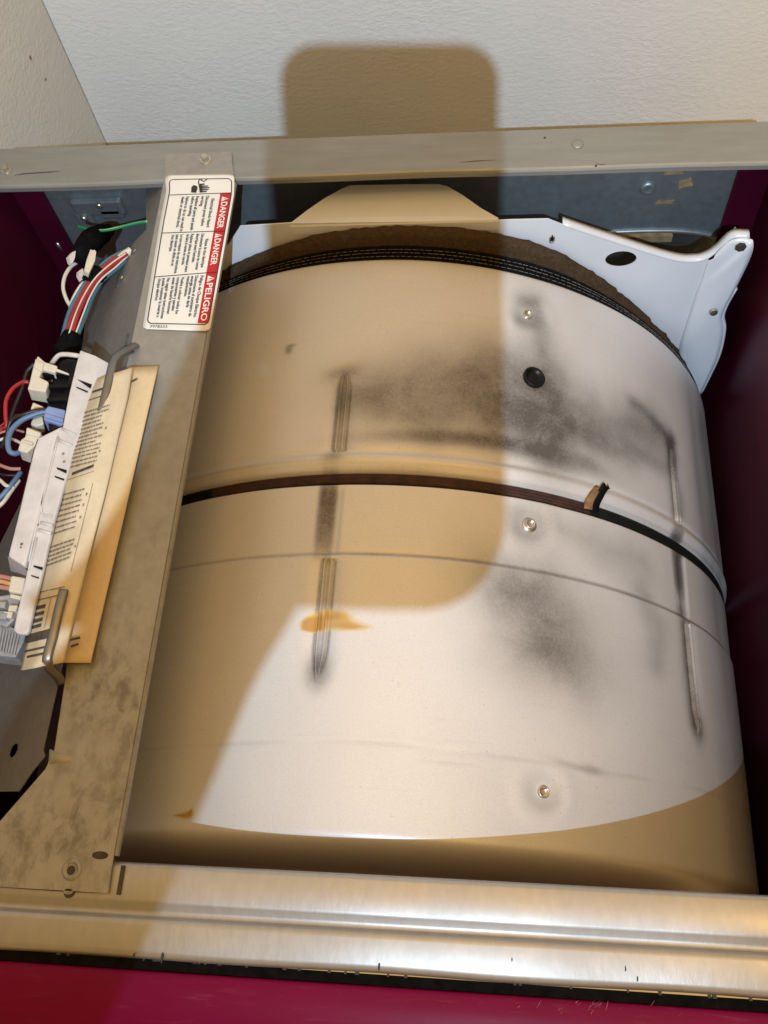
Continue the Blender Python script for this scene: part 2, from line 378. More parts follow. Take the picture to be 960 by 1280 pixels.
# side panels
for sx in (-1, 1):
    m_ = MB(); x0 = sx*0.347
    m_.box((min(x0, x0+sx*0.004), -0.05, -0.95), (max(x0, x0+sx*0.004), 0.6005, -0.004))
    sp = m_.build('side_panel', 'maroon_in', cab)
    # rear inner return flange of the side panel with its slot screw
    f_ = MB(); xi = sx*0.318
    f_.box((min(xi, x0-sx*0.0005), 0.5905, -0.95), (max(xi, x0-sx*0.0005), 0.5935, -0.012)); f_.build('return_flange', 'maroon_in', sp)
    s_ = MB(); s_.box((sx*0.331-0.0016, 0.5892, -0.124), (sx*0.331+0.0016, 0.5908, -0.112)); s_.build('screw', 'bolt', sp, True)
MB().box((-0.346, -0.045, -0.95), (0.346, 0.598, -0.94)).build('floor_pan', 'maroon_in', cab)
# rear panel with the exhaust opening
c_op = at_y(792, 345, 0.597)
c_op[2] += 0.006
op = [(c_op[0]+0.100*math.copysign(abs(math.cos(t))**0.75, math.cos(t)), c_op[2]+0.058*math.copysign(abs(math.sin(t))**0.8, math.sin(t))) for t in np.linspace(0, 2*math.pi, 49)[:-1]]
rp = sheet_holes('rear_panel', [(-0.346, -0.94), (0.346, -0.94), (0.346, -0.003), (-0.346, -0.003)], [op], lambda a, b, d: (a, 0.597+d, b), 0.0015, 'rear', cab)
rim = MB(); rim.tube([(p[0], 0.5965, p[1]) for p in op+[op[0]]], 0.0022, 6, 1); rim.build('opening_rim', 'rear', rp, True)
bx = MB(); bx.box((c_op[0]-0.11, 0.640, c_op[2]-0.09), (c_op[0]+0.11, 0.643, c_op[2]+0.08)); bx.build('exhaust_box', 'dark_zinc', rp)
p = at_y(795, 297, 0.625); MB().box((p[0]-0.03, 0.622, p[2]-0.004), (p[0]+0.035, 0.628, p[2]+0.004)).build('tape_strip', 'tape_strip', rp)
for (px, py, w_, h_, a) in ((842, 215.5, 0.0085, 0.0022, 0.06), (857, 229, 0.0062, 0.0048, 0.3), (831, 252.5, 0.0085, 0.0019, 0.0)):
    p = at_y(px, py, 0.5968); q = []
    for (u_, v_) in ((-1, -1), (-0.2, -0.8), (1, -0.9), (0.9, 0.2), (1, 1), (0.1, 0.8), (-0.8, 1), (-0.95, 0.1)):
        u2 = u_*w_*(0.9+0.2*random.random()); v2 = v_*h_*(0.9+0.25*random.random())
        q.append((p[0]+u2*math.cos(a)-v2*math.sin(a), 0.5968, p[2]+u2*math.sin(a)+v2*math.cos(a)))
    MB().prism(q, (0, -0.0006, 0)).build('tape_patch', 'tape_strip', rp)
p = at_y(810, 235, 0.597); MB().disc(p, (0, -1, 0), [(0.0075, 0), (0.0072, 0.0015), (0.005, 0.003), (0.0032, 0.0022), (0.002, 0.002)], 18).build('screw', 'rear', rp, True)
p = at_y(735, 287, 0.597)
# pressed swages on the rear panel, left part
for (px, py, w_, h_) in ((123, 256, 0.026, 0.010), (140, 263, 0.012, 0.007), (108, 272, 0.009, 0.012)):
    p = at_y(px, py, 0.5965); o_ = MB().box((p[0]-w_, 0.591, p[2]-h_), (p[0]+w_, 0.5972, p[2]+h_)).build('swage', 'rear', rp, False, 0.004)
for (px, py) in ((124, 257), (105, 273)):
    p = at_y(px, py, 0.590); MB().disc((p[0], 0.5905, p[2]), (0, -1, 0), [(0.0035, 0), (0.0032, 0.002), (0.0015, 0.003)], 14).build('rivet', 'bolt', rp, True)
# rear top flange: a bent strip with a rounded inner edge
prof = [(D1, -0.010), (D1, -0.0015), (D1-0.0015, 0.0), (D0+0.0025, 0.0), (D0+0.0008, -0.0008), (D0, -0.0025), (D0, -0.0065), (D0+0.0012, -0.0065), (D0+0.0015, -0.0028), (D0+0.0035, -0.0014), (D1-0.003, -0.0014), (D1-0.0015, -0.0035), (D1-0.0015, -0.010)]
XS = np.linspace(-0.3385, 0.3465, 40)
v = []; f = []
K = len(prof)
for i, x in enumerate(XS):
    wv = 0.0007*math.sin(x*9+1)+0.0004*math.sin(x*31)
    for (y, z) in prof: v.append((x, y + (wv if y < D0+0.01 else wv*0.3), z))
for i in range(len(XS)-1):
    for j in range(K): f.append((i*K+j, (i+1)*K+j, (i+1)*K+(j+1) % K, i*K+(j+1) % K))
f += [tuple(range(K)), tuple((len(XS)-1)*K+j for j in range(K))[::-1]]
rf = fix_normals(mesh('rear_flange', v, f, 'flange', cab))
def screw_top(px, py, z, r, parent, m='bolt', hexa=True, cup=True):
    p = at(px, py, z); e = MB()
    e.disc(p, (0, 0, 1), [(r*1.5, 0), (r*1.5, 0.0007), (r*1.42, 0.0012), (r, 0.0014)], 20)
    e.disc((p[0], p[1], p[2]+0.0013), (0, 0, 1), [(r, 0), (r, 0.0026), (r*0.86, 0.0034), (r*0.5, 0.0036)], 6 if hexa else 18)
    return e.build('screw', m, parent)
screw_top(8, 213, 0.0, 0.0032, rf)
p = at(722, 180, 0.0003); MB().disc((p[0], p[1], 0.0001), (0, 0, 1), [(0.0050, 0), (0.0047, 0.0009), (0.003, 0.0013)], 22).build('rivet', 'flange', rf, True)
def streak(name, pxs, z, wd, m, parent):
    P = [at(x, y, z) for x, y in pxs]; v = []; f = []
    for i, p in enumerate(P):
        t = (P[min(i+1, len(P)-1)]-P[max(i-1, 0)]); t /= np.linalg.norm(t); n = np.array([-t[1], t[0], 0])
        ww = wd*(0.25 if i in (0, len(P)-1) else 0.7+0.5*random.random()); v += [p-n*ww, p+n*ww]
    for i in range(len(P)-1): f.append((2*i, 2*i+2, 2*i+3, 2*i+1))
    o = mesh(name, v, f, m, parent); return o
streak('scratch', [(18, 219), (30, 217), (45, 216), (60, 215), (75, 214)], 0.0003, 0.0007, 'dark_marks_and_shade', rf)
streak('scratch', [(575, 203), (595, 201), (620, 200)], 0.0003, 0.0003, 'dark_marks_and_shade', rf)
streak('scratch', [(745, 204), (752, 206), (758, 205)], 0.0003, 0.0005, 'dark_marks_and_shade', rf)
for (px, py) in ((681, 172), (745, 207)):
    p = at(px, py, 0.0002); MB().disc((p[0], p[1], 0.0002), (0, 0, 1), [(0.0011, 0), (0.0009, 0.0003)], 8).build('pin_hole_shade', 'dark_marks_and_shade', rf)
# front rail: stepped pressing across the front
fy = lambda x: 0.0021*x
prof = [(0.0015, -0.020), (0.0015, -0.002), (0.0, -0.0006), (-0.002, 0.0), (-0.0185, 0.0), (-0.0205, -0.0006), (-0.0235, -0.0030), (-0.0258, -0.0034), (-0.0272, -0.0028), (-0.0282, 0.0002), (-0.0297, 0.0013), (-0.032, 0.0012), (-0.0445, 0.0008), (-0.0470, 0.0), (-0.0486, -0.0020), (-0.0490, -0.006), (-0.0490, -0.022), (-0.0478, -0.022)]
XS = np.linspace(-0.346, 0.346, 70); v = []; f = []; K = len(prof)
for x in XS:
    wz = 0.00035*math.sin(x*23+0.5)+0.0002*math.sin(x*61)
    for (y, z) in prof: v.append((x, y+fy(x)+(0.0004*math.sin(x*37) if y < -0.044 else 0), z+wz))
for i in range(len(XS)-1):
    for j in range(K-1): f.append((i*K+j, (i+1)*K+j, (i+1)*K+j+1, i*K+j+1))
fr = fix_normals(mesh('front_rail', v, f, 'rail', cab, True))
es = fr.modifiers.new('edge', 'EDGE_SPLIT'); es.split_angle = math.radians(50)
for (px, py, r) in ((203, 1197, 0.0014), (474, 1208, 0.0013), (167, 1195, 0.001), (797, 1224, 0.0008), (782, 1211, 0.0008), (640, 1200, 0.0006)):
    p = at(px, py, 0.0009); q = [(p[0]+r*0.5*math.cos(t)*(0.6+0.7*random.random()), p[1]+r*2.0*math.sin(t)*(0.6+0.6*random.random()), 0.0003) for t in np.linspace(0, 2*math.pi, 9)[:-1]]
    MB().prism(q, (0, 0, 0.0012)).build('chip_mark', 'dark_marks_and_shade', fr)
g_ = MB(); g_.box((-0.346, -0.0545, -0.020), (0.346, -0.0492, -0.0052)); g_.build('gasket', 'rubber', cab)
for k in range(26):       # frayed edge crumbs of the gasket
    x = random.uniform(-0.14, 0.26); s_ = random.uniform(0.0006, 0.0016)
    MB().box((x, -0.0500, -0.0050), (x+s_*1.6, -0.0485+random.uniform(0, 0.0012), -0.0050+s_)).build('gasket_crumb', 'dark_marks_and_shade', cab)
prof = [(-0.0548, -0.060), (-0.0548, -0.0065), (-0.0556, -0.0046), (-0.0575, -0.0038), (-0.066, -0.0040), (-0.078, -0.0056), (-0.088, -0.010), (-0.095, -0.018), (-0.098, -0.030), (-0.099, -0.06), (-0.099, -0.95)]
v = []; f = []; K = len(prof); XS = np.linspace(-0.351, 0.351, 40)
for x in XS:
    for (y, z) in prof: v.append((x, y, z+0.0004*math.sin(x*17)))
for i in range(len(XS)-1):
    for j in range(K-1): f.append((i*K+j, (i+1)*K+j, (i+1)*K+j+1, i*K+j+1))
fpn = fix_normals(mesh('front_panel', v, f, 'maroon', cab, True))
MT['scratch'] = plain('pale_scratch', (0.34, 0.08, 0.12), 0.6, 0, 0.3, 200)
for k in range(34):
    x, y = random.gauss(725, 34), random.gauss(1258, 7); ln_ = random.uniform(4, 16); a = random.gauss(-0.95, 0.25); bnd = random.uniform(-2, 2)
    streak('scratch', [(x, y), (x+ln_*0.5*math.cos(a)+bnd, y+ln_*0.5*math.sin(a)), (x+ln_*math.cos(a), y+ln_*math.sin(a))], -0.0033, random.uniform(0.00008, 0.00022), 'scratch', fpn) if y < 1276 and y-ln_ > 1246 else None
for k in range(16):
    x, y = random.uniform(380, 950), random.uniform(1240, 1272); ln_ = random.uniform(3, 9); a = random.gauss(-0.8, 0.5)
    streak('scratch', [(x, y), (x+ln_*math.cos(a), y+ln_*math.sin(a))], -0.0033, random.uniform(0.00006, 0.00014), 'scratch', fpn) if y-ln_ > 1236+(x-380)*0.045 else None

# ================================================================== rear bulkhead with felt seal
YB = 0.526
bh = thing('rear_bulkhead', 'white enamelled bulkhead plate standing behind the drum', 'bulkhead', (0, YB, -0.94))
right_px = [(620, 276), (640, 275), (685, 274), (703, 281), (757, 300), (838, 325), (868, 328), (886, 325)]
out = [(at_y(x, y, YB)[0], at_y(x, y, YB)[2]) for x, y in right_px]
crease = [at_y(x, y, YB) for x, y in ((886, 325), (868, 372), (850, 430), (842, 500))]
poly = [(-0.300, -0.40), (-0.300, -0.30), (-0.24, -0.19), (-0.15, -0.075), (-0.128, -0.05), (at_y(300, 283, YB)[0]-0.0, at_y(300, 283, YB)[2]), (at_y(365, 279, YB)[0], at_y(365, 279, YB)[2])] + out
poly += [(crease[1][0], crease[1][2]), (crease[2][0], crease[2][2]), (crease[3][0], crease[3][2]), (0.300, -0.50), (0.300, -0.93), (-0.300, -0.93)]
hp = at_y(776, 324, YB); big = circle(XC, ZC-0.004, 0.300, 64)
s1 = at_y(690, 298.5, YB)
pl = sheet_holes('plate', poly, [circle(hp[0], hp[2], 0.0135, 28, 0.0100), circle(s1[0], s1[2], 0.0022, 14, 0.0046)], lambda a, b, d: (a, YB+d, b), 0.0012, 'enamel', bh)
MB().tube([(s1[0]+0.0021*math.sin(t), YB-0.0006, s1[2]+0.0044*math.cos(t)) for t in np.linspace(0.3, 5.9, 14)], 0.0006, 6, 1).build('slot_lip', 'bolt', pl, True)
# ear: folded wing on the right, with a hole, turned forward
ear_px = [(886, 325), (897, 315), (915, 299), (937, 298), (942, 304), (937, 323), (918, 362), (907, 382), (902, 397), (904, 413), (898, 443), (886, 470), (874, 494)]
ey = [YB, YB, YB-0.001, YB-0.003, YB-0.006, YB-0.006, YB-0.006, YB-0.006, YB-0.006, YB-0.006, YB-0.006, YB-0.006, YB-0.006]
E3 = [at_y(x, y, yy) for (x, y), yy in zip(ear_px, ey)]
inner = [crease[0], crease[1], crease[2], crease[3]]
v = []; f = []
Eo = smooth_path(E3[1:], 4); n = len(Eo)
Ii = [np.array([np.interp(t, np.linspace(0, 1, 4), [c[k] for c in inner]) for k in range(3)]) for t in np.linspace(0, 1, n)]
NC = 8
for a, b in zip(Ii, Eo):
    for k in range(NC+1):
        t = k/NC; q = a*(1-t)+b*t; q = q + np.array([0, -0.0022*math.sin(math.pi*t), 0]); v.append(q)
for i in range(n-1):
    for k in range(NC): f.append((i*(NC+1)+k, i*(NC+1)+k+1, (i+1)*(NC+1)+k+1, (i+1)*(NC+1)+k))
ear = mesh('ear', v, f, 'enamel', bh, True); so = ear.modifiers.new('thick', 'SOLIDIFY'); so.thickness = 0.0012
p = at_y(926, 309, YB-0.0085); MB().disc(p, (0.0, -1, 0.15), [(0.0048, 0), (0.0046, 0.0006), (0.0030, 0.0007)], 7, 0.3).build('screw_hole_shade', 'dark_marks_and_shade', ear)
p = at_y(892, 390, YB-0.011); MB().disc(p, (0.1, -1, 0.1), [(0.0040, 0), (0.0036, 0.0016), (0.0014, 0.0020)], 10).build('slot', 'bolt', ear)
# outer lip along the ear edge and bent lip along the sloping top edge (bent backwards)
lip_in = [at_y(x, y, YB) for x, y in ((703, 282), (757, 300), (838, 325), (868, 328), (884, 324))] + [E3[1], E3[2], E3[3]]
lip_out = [q + np.array([0.0, 0.0085, 0.0008]) for q in lip_in]
lip_in = smooth_path(lip_in, 5); lip_out = smooth_path(lip_out, 5); v = []; f = []
for a, b in zip(lip_in, lip_out): v += [a, (a+b)/2+np.array([0, 0, 0.0012]), b]
for i in range(len(lip_in)-1):
    for k in range(2): f.append((3*i+k, 3*i+k+1, 3*i+4+k, 3*i+3+k))
lp = mesh('top_lip', v, f, 'enamel', pl, True); so = lp.modifiers.new('thick', 'SOLIDIFY'); so.thickness = 0.001
el = MB(); el.tube([q+np.array([0.001, 0.002, 0]) for q in Eo[int(n*0.45):]], 0.0022, 7, 1); el.build('edge_roll', 'enamel', ear, True)
# tab: shelf bent backwards from the top of the plate
ZT = -0.0292
tp = [(365, 278), (385, 262), (406, 247.5), (427, 236), (438, 231.5), (500, 230.5), (548, 230), (560, 233), (580, 245), (601, 260), (620, 275)]
T3 = [at(x, y, ZT) for x, y in tp]
base_l = np.array([T3[0][0]-0.002, YB-0.0008, ZT-0.0115]); base_r = np.array([T3[-1][0]+0.002, YB-0.0008, ZT-0.0115])
v = []; f = []; n = len(T3); NC = 12
bl = [base_l+(base_r-base_l)*t for t in np.linspace(0, 1, n)]
T3[0] = np.array([T3[0][0], YB+0.003, ZT]); T3[-1] = np.array([T3[-1][0], YB+0.003, ZT])
for a, b in zip(bl, T3):
    for k in range(NC+1):
        if k == 0: q = np.array([a[0], YB-0.0008, ZT-0.0115])
        elif k == 1: q = np.array([a[0], YB-0.0008, ZT-0.0022])
        elif k == 2: q = np.array([a[0], YB+0.0002, ZT-0.0006])
        else:
            t = (k-2)/(NC-2); q0 = np.array([a[0], YB+0.0014, ZT]); q = q0*(1-t)+b*t
        v.append(q)
for i in range(n-1):
    for k in range(NC): f.append((i*(NC+1)+k, (i+1)*(NC+1)+k, (i+1)*(NC+1)+k+1, i*(NC+1)+k+1))
tb = mesh('tab', v, f, 'enamel', bh, False); so = tb.modifiers.new('thick', 'SOLIDIFY'); so.thickness = 0.0012
p = at(490, 242, ZT-0.0045); MB().box((p[0]-0.0016, p[1]-0.0045, p[2]-0.001), (p[0]+0.0016, p[1]+0.0045, p[2]+0.0007)).build('slot', 'dark_marks_and_shade', tb, False, 0.0006)  # dark box painted as the shade inside the slot
for px, py in ((428, 271), (553, 268)):
    p = at(px, py, ZT-0.001); MB().disc(p, (0, -0.4, 1), [(0.0035, -0.001), (0.0022, 0.0006), (0.0008, 0.0009)], 14).build('bead', 'enamel', tb, True)
# felt ring and black seal
TA = np.radians([-180, -60, -45, -30, -16.7, -8.7, 2.7, 10, 18.2, 25.7, 32, 40.4, 48, 60, 180])
TR = np.array([.333, .333, .3345, .341, .3487, .3547, .3583, .3600, .3604, .3566, .3488, .3400, .3345, .3330, .333])
th = np.linspace(math.radians(-70), math.radians(70), 160); v = []; f = []
for t in th:
    ro = np.interp(t, TA, TR) + 0.0003*math.sin(t*71)+0.0002*math.sin(t*33+1)+RNG.normal(0, 0.00040); ri = 0.325
    ys = [0.5245, 0.517, 0.5155, 0.5165]
    rs = [ro+0.0004, ro-0.0008, ro-0.004, ri]
    for y, r in zip(ys, rs): v.append(dpos(t, y+RNG.normal(0, 0.0003), r))
for i in range(len(th)-1):
    for k in range(3): f.append((i*4+k, (i+1)*4+k, (i+1)*4+k+1, i*4+k+1))
felt = fix_normals(mesh('felt_seal', v, f, 'felt', bh, True))
v = []; f = []; sp_ = [(0.5155, 0.0098), (0.5142, 0.0075), (0.5148, 0.0070), (0.5132, 0.0046), (0.5138, 0.0041), (0.5118, 0.0016), (0.5122, 0.001), (0.509, -0.003)]
def sealw(t): return float(np.clip((np.interp(t, TA, TR)-0.3335)/0.0250, 0.06, 1.0))
th2 = np.linspace(math.radians(-70), math.radians(70), 140)
for t in th2:
    for y, dr in sp_: v.append(dpos(t, y, RD+dr*sealw(t)))
n = len(sp_)
for i in range(len(th2)-1):
    for k in range(n-1): f.append((i*n+k, (i+1)*n+k, (i+1)*n+k+1, i*n+k+1))
fix_normals(mesh('black_seal', v, f, 'seal', felt, True))
st = MB()
for y, dr in ((0.5138, 0.0074), (0.5128, 0.0045), (0.5112, 0.0016)):
    t = math.radians(-62)
    while t < math.radians(62):
        dt = random.uniform(0.008, 0.016); pts = [dpos(a, y-0.0006, RD+dr*sealw(a)+0.0002) for a in (t, t+dt/2, t+dt)]
        st.tube(pts, 0.00026, 4, 1); t += dt+random.uniform(0.002, 0.006)
st.build('stitching', 'stitch', felt)

# ================================================================== drum
drum = thing('dryer_drum', 'large pale steel dryer drum lying front to back in the cabinet', 'drum', (XC, 0.25, ZC-RD))
ys = np.concatenate([np.arange(0.008, 0.0785, 0.0018), np.arange(0.08, 0.509, 0.0014), [0.5095, 0.5105]])
ths = np.concatenate([np.radians(np.arange(-180, -46, 4.0)), np.radians(np.unique(np.round(np.concatenate([np.arange(-45, 74, 0.24), np.arange(-5.7, -2.1, 0.06), np.arange(48.5, 52.1, 0.06)]), 3))), np.radians(np.arange(75, 180, 4.0))])
TT, YY = np.meshgrid(ths, ys, indexing='ij')
def sstep(x, a, b): t = np.clip((x-a)/(b-a), 0, 1); return t*t*(3-2*t)
r = np.full_like(TT, RD)
r += 0.0022*sstep(YY, 0.296, 0.3045) + 0.0016*np.exp(-((YY-0.3065)/0.0035)**2) - 0.0009*np.exp(-((YY-0.3135)/0.0022)**2)
r += -0.0050*(sstep(YY, 0.2845, 0.2862)-sstep(YY, 0.2950, 0.2972))
r += 0.0016*(1-sstep(YY, 0.2246, 0.2256)) - 0.0005*np.exp(-((YY-0.2268)/0.0012)**2)
wob = 0.0006*np.sin(TT*7+1.3)
r += -0.00012*np.exp(-((YY-0.0855-wob*3)/0.0016)**2)
r += -0.0050*sstep(YY, 0.5045, 0.5105)**1.5
r += -0.045*np.clip((0.031-YY)/0.022, 0, 1)**2.2
for (a, b, c_, d_, amp) in ((5, 21, 0.4, 1.0, .00016), (11, 33, 1.7, 0.3, .00012), (3, 47, 2.2, 2.0, .00010), (17, 12, 0.2, 0.9, .00014), (29, 58, 3.0, 1.2, .00006)):
    r += amp*np.sin(a*TT+c_+1.3*np.sin(b*YY*0.5))*np.sin(b*YY+d_+1.1*np.sin(a*TT*0.7))
reflections_and_grime = np.zeros_like(r); amber = np.zeros_like(r)
RIB = [math.radians(-3.9), math.radians(50.3)]
for t0 in RIB:
    s = (TT-t0)*RD
    for (ya, yb, ta, tb_) in ((0.3125, 0.392, 0.003, 0.020), (0.126, 0.2235, 0.030, 0.004)):
        env = sstep(YY, ya, ya+ta)*(1-sstep(YY, yb-tb_, yb))
        wd = 0.0025*np.sqrt(np.clip(env, 0, 1))+1e-5
        inside = (YY > ya) & (YY < yb)
        r += inside*0.0034*np.minimum(1, env*2.5)*np.exp(-((np.abs(s)-wd)/0.00095)**2)
        reflections_and_grime += inside*np.minimum(1, env*2)*(0.75*np.exp(-((np.abs(s)-wd*2.05)/0.0012)**2) + 0.45*np.exp(-(s/0.0009)**2) + 0.10*np.exp(-(s/0.010)**2))  # dark outlines painted as shade along the rib ridges
        r += -0.0028*env*np.exp(-(s/0.0080)**2)
    r += -0.0016*(sstep(YY, 0.224, 0.229)*(1-sstep(YY, 0.279, 0.286)))*np.exp(-(s/0.0062)**4)
    r += -0.0012*np.exp(-((YY-0.390)/0.007)**2)*np.exp(-((s-0.003)/0.011)**2)
WT = np.zeros_like(r); WY = np.zeros_like(r)
for k in range(9):
    fa, fb, ph = RNG.uniform(-60, 60), RNG.uniform(-140, 140), RNG.uniform(0, 6.28)
    am = 1.0/(1+abs(fa)/25+abs(fb)/60)
    WT += 0.018*am*np.sin(fa*TT+fb*YY+ph); WY += 0.006*am*np.sin(fb*0.6*TT-fa*2.2*YY+ph*1.7)
def blob(field, px, py, rx, ry, amt, rot=0.0, power=2):
    t, y = at_cyl(px, py); wk = min(1.0, max(rx, ry)/0.03) if min(rx, ry) > 0.0115 else 0.0
    du = (TT+WT*wk-t)*RD; dv = YY+WY*wk-y
    a = du*math.cos(rot)+dv*math.sin(rot); b = -du*math.sin(rot)+dv*math.cos(rot)
    field += amt*np.exp(-((np.abs(a)/rx)**power+(np.abs(b)/ry)**power))
DENT = [((660, 393), 0.0135, 0.0034), ((663, 655), 0.0135, 0.0030), ((679, 990), 0.012, 0.0024), ((666, 474), 0.014, 0.0020)]
for (px, py), rad, dep in DENT:
    t, y = at_cyl(px, py); dd = ((TT-t)*RD)**2+(YY-y)**2
    reflections_and_grime += 0.30*np.exp(-((np.sqrt(dd)-rad*0.75)/(rad*0.45))**2)*(0.55+0.45*np.sin(2.2+np.arctan2(YY-y, (TT-t)*RD)))  # one-sided dark halo painted as shade round each dent
    r += -dep*np.exp(-dd/rad**2) + dep*0.3*np.exp(-((np.sqrt(dd)-rad*1.5)/(rad*0.6))**2)
# dark reflections in the sheet, painted in as soft patches of colour
def path(field, pts, r0, r1, amt, n=26):
    acc = np.zeros_like(field)
    P = [(*at_cyl(*q),) for q in pts]; S_ = np.linspace(0, 1, len(P))
    for k in range(n):
        q = k/(n-1); t = np.interp(q, S_, [p[0] for p in P]); y = np.interp(q, S_, [p[1] for p in P]); rr = r0+(r1-r0)*q
        du = (TT+WT*0.45-t)*RD; dv = (YY+WY*0.45-y)*1.2
        acc = np.maximum(acc, np.exp(-(np.sqrt(du*du+dv*dv)/(rr*1.12))**1.6))
    field += 1.45*amt*acc
path(reflections_and_grime, [(462, 492), (500, 488), (560, 480), (610, 474), (650, 490)], .026, .037, .66)
path(reflections_and_grime, [(490, 512), (540, 525), (600, 520), (650, 530)], .018, .026, .36)
path(reflections_and_grime, [(640, 505), (700, 525), (760, 538), (815, 538)], .034, .022, .55)
path(reflections_and_grime, [(668, 380), (672, 430), (690, 500), (694, 580)], .009, .016, .50)
path(reflections_and_grime, [(700, 545), (760, 560), (830, 585)], .016, .010, .34)
path(reflections_and_grime, [(790, 505), (815, 525), (830, 545), (838, 580)], .008, .005, .60)
path(reflections_and_grime, [(660, 745), (680, 780), (688, 810)], .026, .027, .66)
path(reflections_and_grime, [(640, 720), (680, 760), (700, 830)], .036, .034, .22)
path(reflections_and_grime, [(800, 740), (820, 790), (815, 830)], .012, .012, .22)
path(reflections_and_grime, [(836, 555), (841, 600), (846, 645)], .0065, .0065, .75)
path(reflections_and_grime, [(853, 765), (861, 840), (868, 905)], .0065, .0075, .75)
path(reflections_and_grime, [(872, 520), (885, 620), (897, 720)], .014, .014, .30)
path(reflections_and_grime, [(680, 650), (740, 680), (800, 705)], .016, .016, .22)
for a in [(540, 547, .052, .0060, .70, .05, 2.2), (610, 553, .05, .0066, .60, .04, 2.2), (665, 563, .045, .0075, .80, .02, 2.2), (692, 575, .026, .0085, .45, -.05), (730, 582, .03, .007, .4, -.1),
          (655, 377, .011, .008, .60), (648, 400, .006, .010, .3), (650, 640, .012, .007, .22), (648, 662, .010, .010, .25),
          (430, 467, .012, .006, .85, .2), (426, 500, .0048, .018, .55), (408, 640, .0066, .032, 2.0, 0, 4), (398, 840, .008, .012, .85),
          (848, 704, .0085, .030, 1.8, 0, 4), (869, 902, .008, .015, .95), (838, 560, .006, .014, .6), (870, 600, .010, .10, .35), (890, 720, .010, .10, .3),
          (418, 573, .008, .004, .6), (500, 586, .05, .0016, .3), (300, 588, .09, .0012, .28), (640, 586, .02, .0016, .25)]:
    blob(reflections_and_grime, *a)  # mostly painted reflections and the shade between the ribs
reflections_and_grime += 0.75*np.exp(-((YY-0.2266)/0.0013)**2)*(0.5+0.5*np.clip((TT+0.3)*2, 0, 1)) + 0.14*np.exp(-((YY-0.0862-wob*3)/0.0016)**2)*(0.7+0.5*np.sin(TT*23))  # shade of the sheet step painted as a dark line, plus a faint line
reflections_and_grime += 0.25*np.exp(-((YY-0.298)/0.0015)**2)
for a in [(720, 960, .018, .0022, .30, -.15), (740, 962, .009, .0025, .35, -.1), (560, 955, .02, .0016, .12), (362, 439, .0030, .0042, .85, .3), (366, 434, .0035, .0016, .7), (270, 480, .004, .0015, .12), (810, 745, .006, .003, .2)]:
    blob(reflections_and_grime, *a)
for a in [(388, 782, .008, .0062, .75, 0, 3), (418, 778, .022, .0078, .55, 0, 3), (414, 766, .014, .0052, .40, 0, 3), (450, 785, .020, .0048, .45, 0, 2)]:
    blob(amber, *a)
for a in [(236, 1019, .0050, .0026, .9, .2), (228, 1020, .006, .0016, .6), (222, 1019, .005, .001, .35), (240, 1015, .0014, .0035, .6)]:
    blob(amber, *a); blob(reflections_and_grime, *a[:4], a[4]*0.35)
amber = np.clip(amber*1.35, 0, 1.15); reflections_and_grime = 1.12*(1-np.exp(-1.05*np.clip(reflections_and_grime, 0, 4)))
NT, NY = TT.shape
V = np.stack([XC+r*np.sin(TT), YY, ZC+r*np.cos(TT)], -1).reshape(-1, 3)
ii, jj = np.meshgrid(np.arange(NT), np.arange(NY-1), indexing='ij'); i2 = (ii+1) % NT
F = np.stack([ii*NY+jj, ii*NY+jj+1, i2*NY+jj+1, i2*NY+jj], -1).reshape(-1, 4)
me = bpy.data.meshes.new('shell'); me.vertices.add(len(V)); me.vertices.foreach_set('co', V.ravel())
me.loops.add(F.size); me.loops.foreach_set('vertex_index', F.ravel().astype(np.int32))
me.polygons.add(len(F)); me.polygons.foreach_set('loop_start', np.arange(0, F.size, 4, dtype=np.int32))
me.update(calc_edges=True); me.validate()
me.polygons.foreach_set('use_smooth', [True]*len(me.polygons))
for nm, arr in (('reflections_and_grime', reflections_and_grime), ('amber', amber)):
    at_ = me.attributes.new(nm, 'FLOAT', 'POINT'); at_.data.foreach_set('value', arr.ravel().astype(np.float32))
me.materials.append(MT['drum'])
shell = link(bpy.data.objects.new('shell', me), drum)
for (px, py), rad, dep in DENT[:3]:
    t, y = at_cyl(px, py); c_ = dpos(t, y, RD-dep+0.0006); nrm = (math.sin(t), 0, math.cos(t))
    e = MB(); e.disc(c_, nrm, [(0.0062, -0.001), (0.0062, 0.0007), (0.0056, 0.0012), (0.0042, 0.0014), (0.0042, 0.0030), (0.0036, 0.0036), (0.0030, 0.0030), (0.0022, 0.0018), (0.0010, 0.0018)], 16)
    e.build('screw', 'bolt', drum, True)
t, y = at_cyl(666, 474); c_ = dpos(t, y, RD+0.0030); nrm = (math.sin(t), 0, math.cos(t))
g = MB().disc(c_, nrm, [(0.0094, -0.002), (0.0096, 0.0008), (0.0088, 0.0013), (0.0072, 0.0006), (0.0064, -0.0012), (0.0050, -0.0016), (0.003, -0.0014)], 28); gm = g.build('grommet', 'black', drum, True)

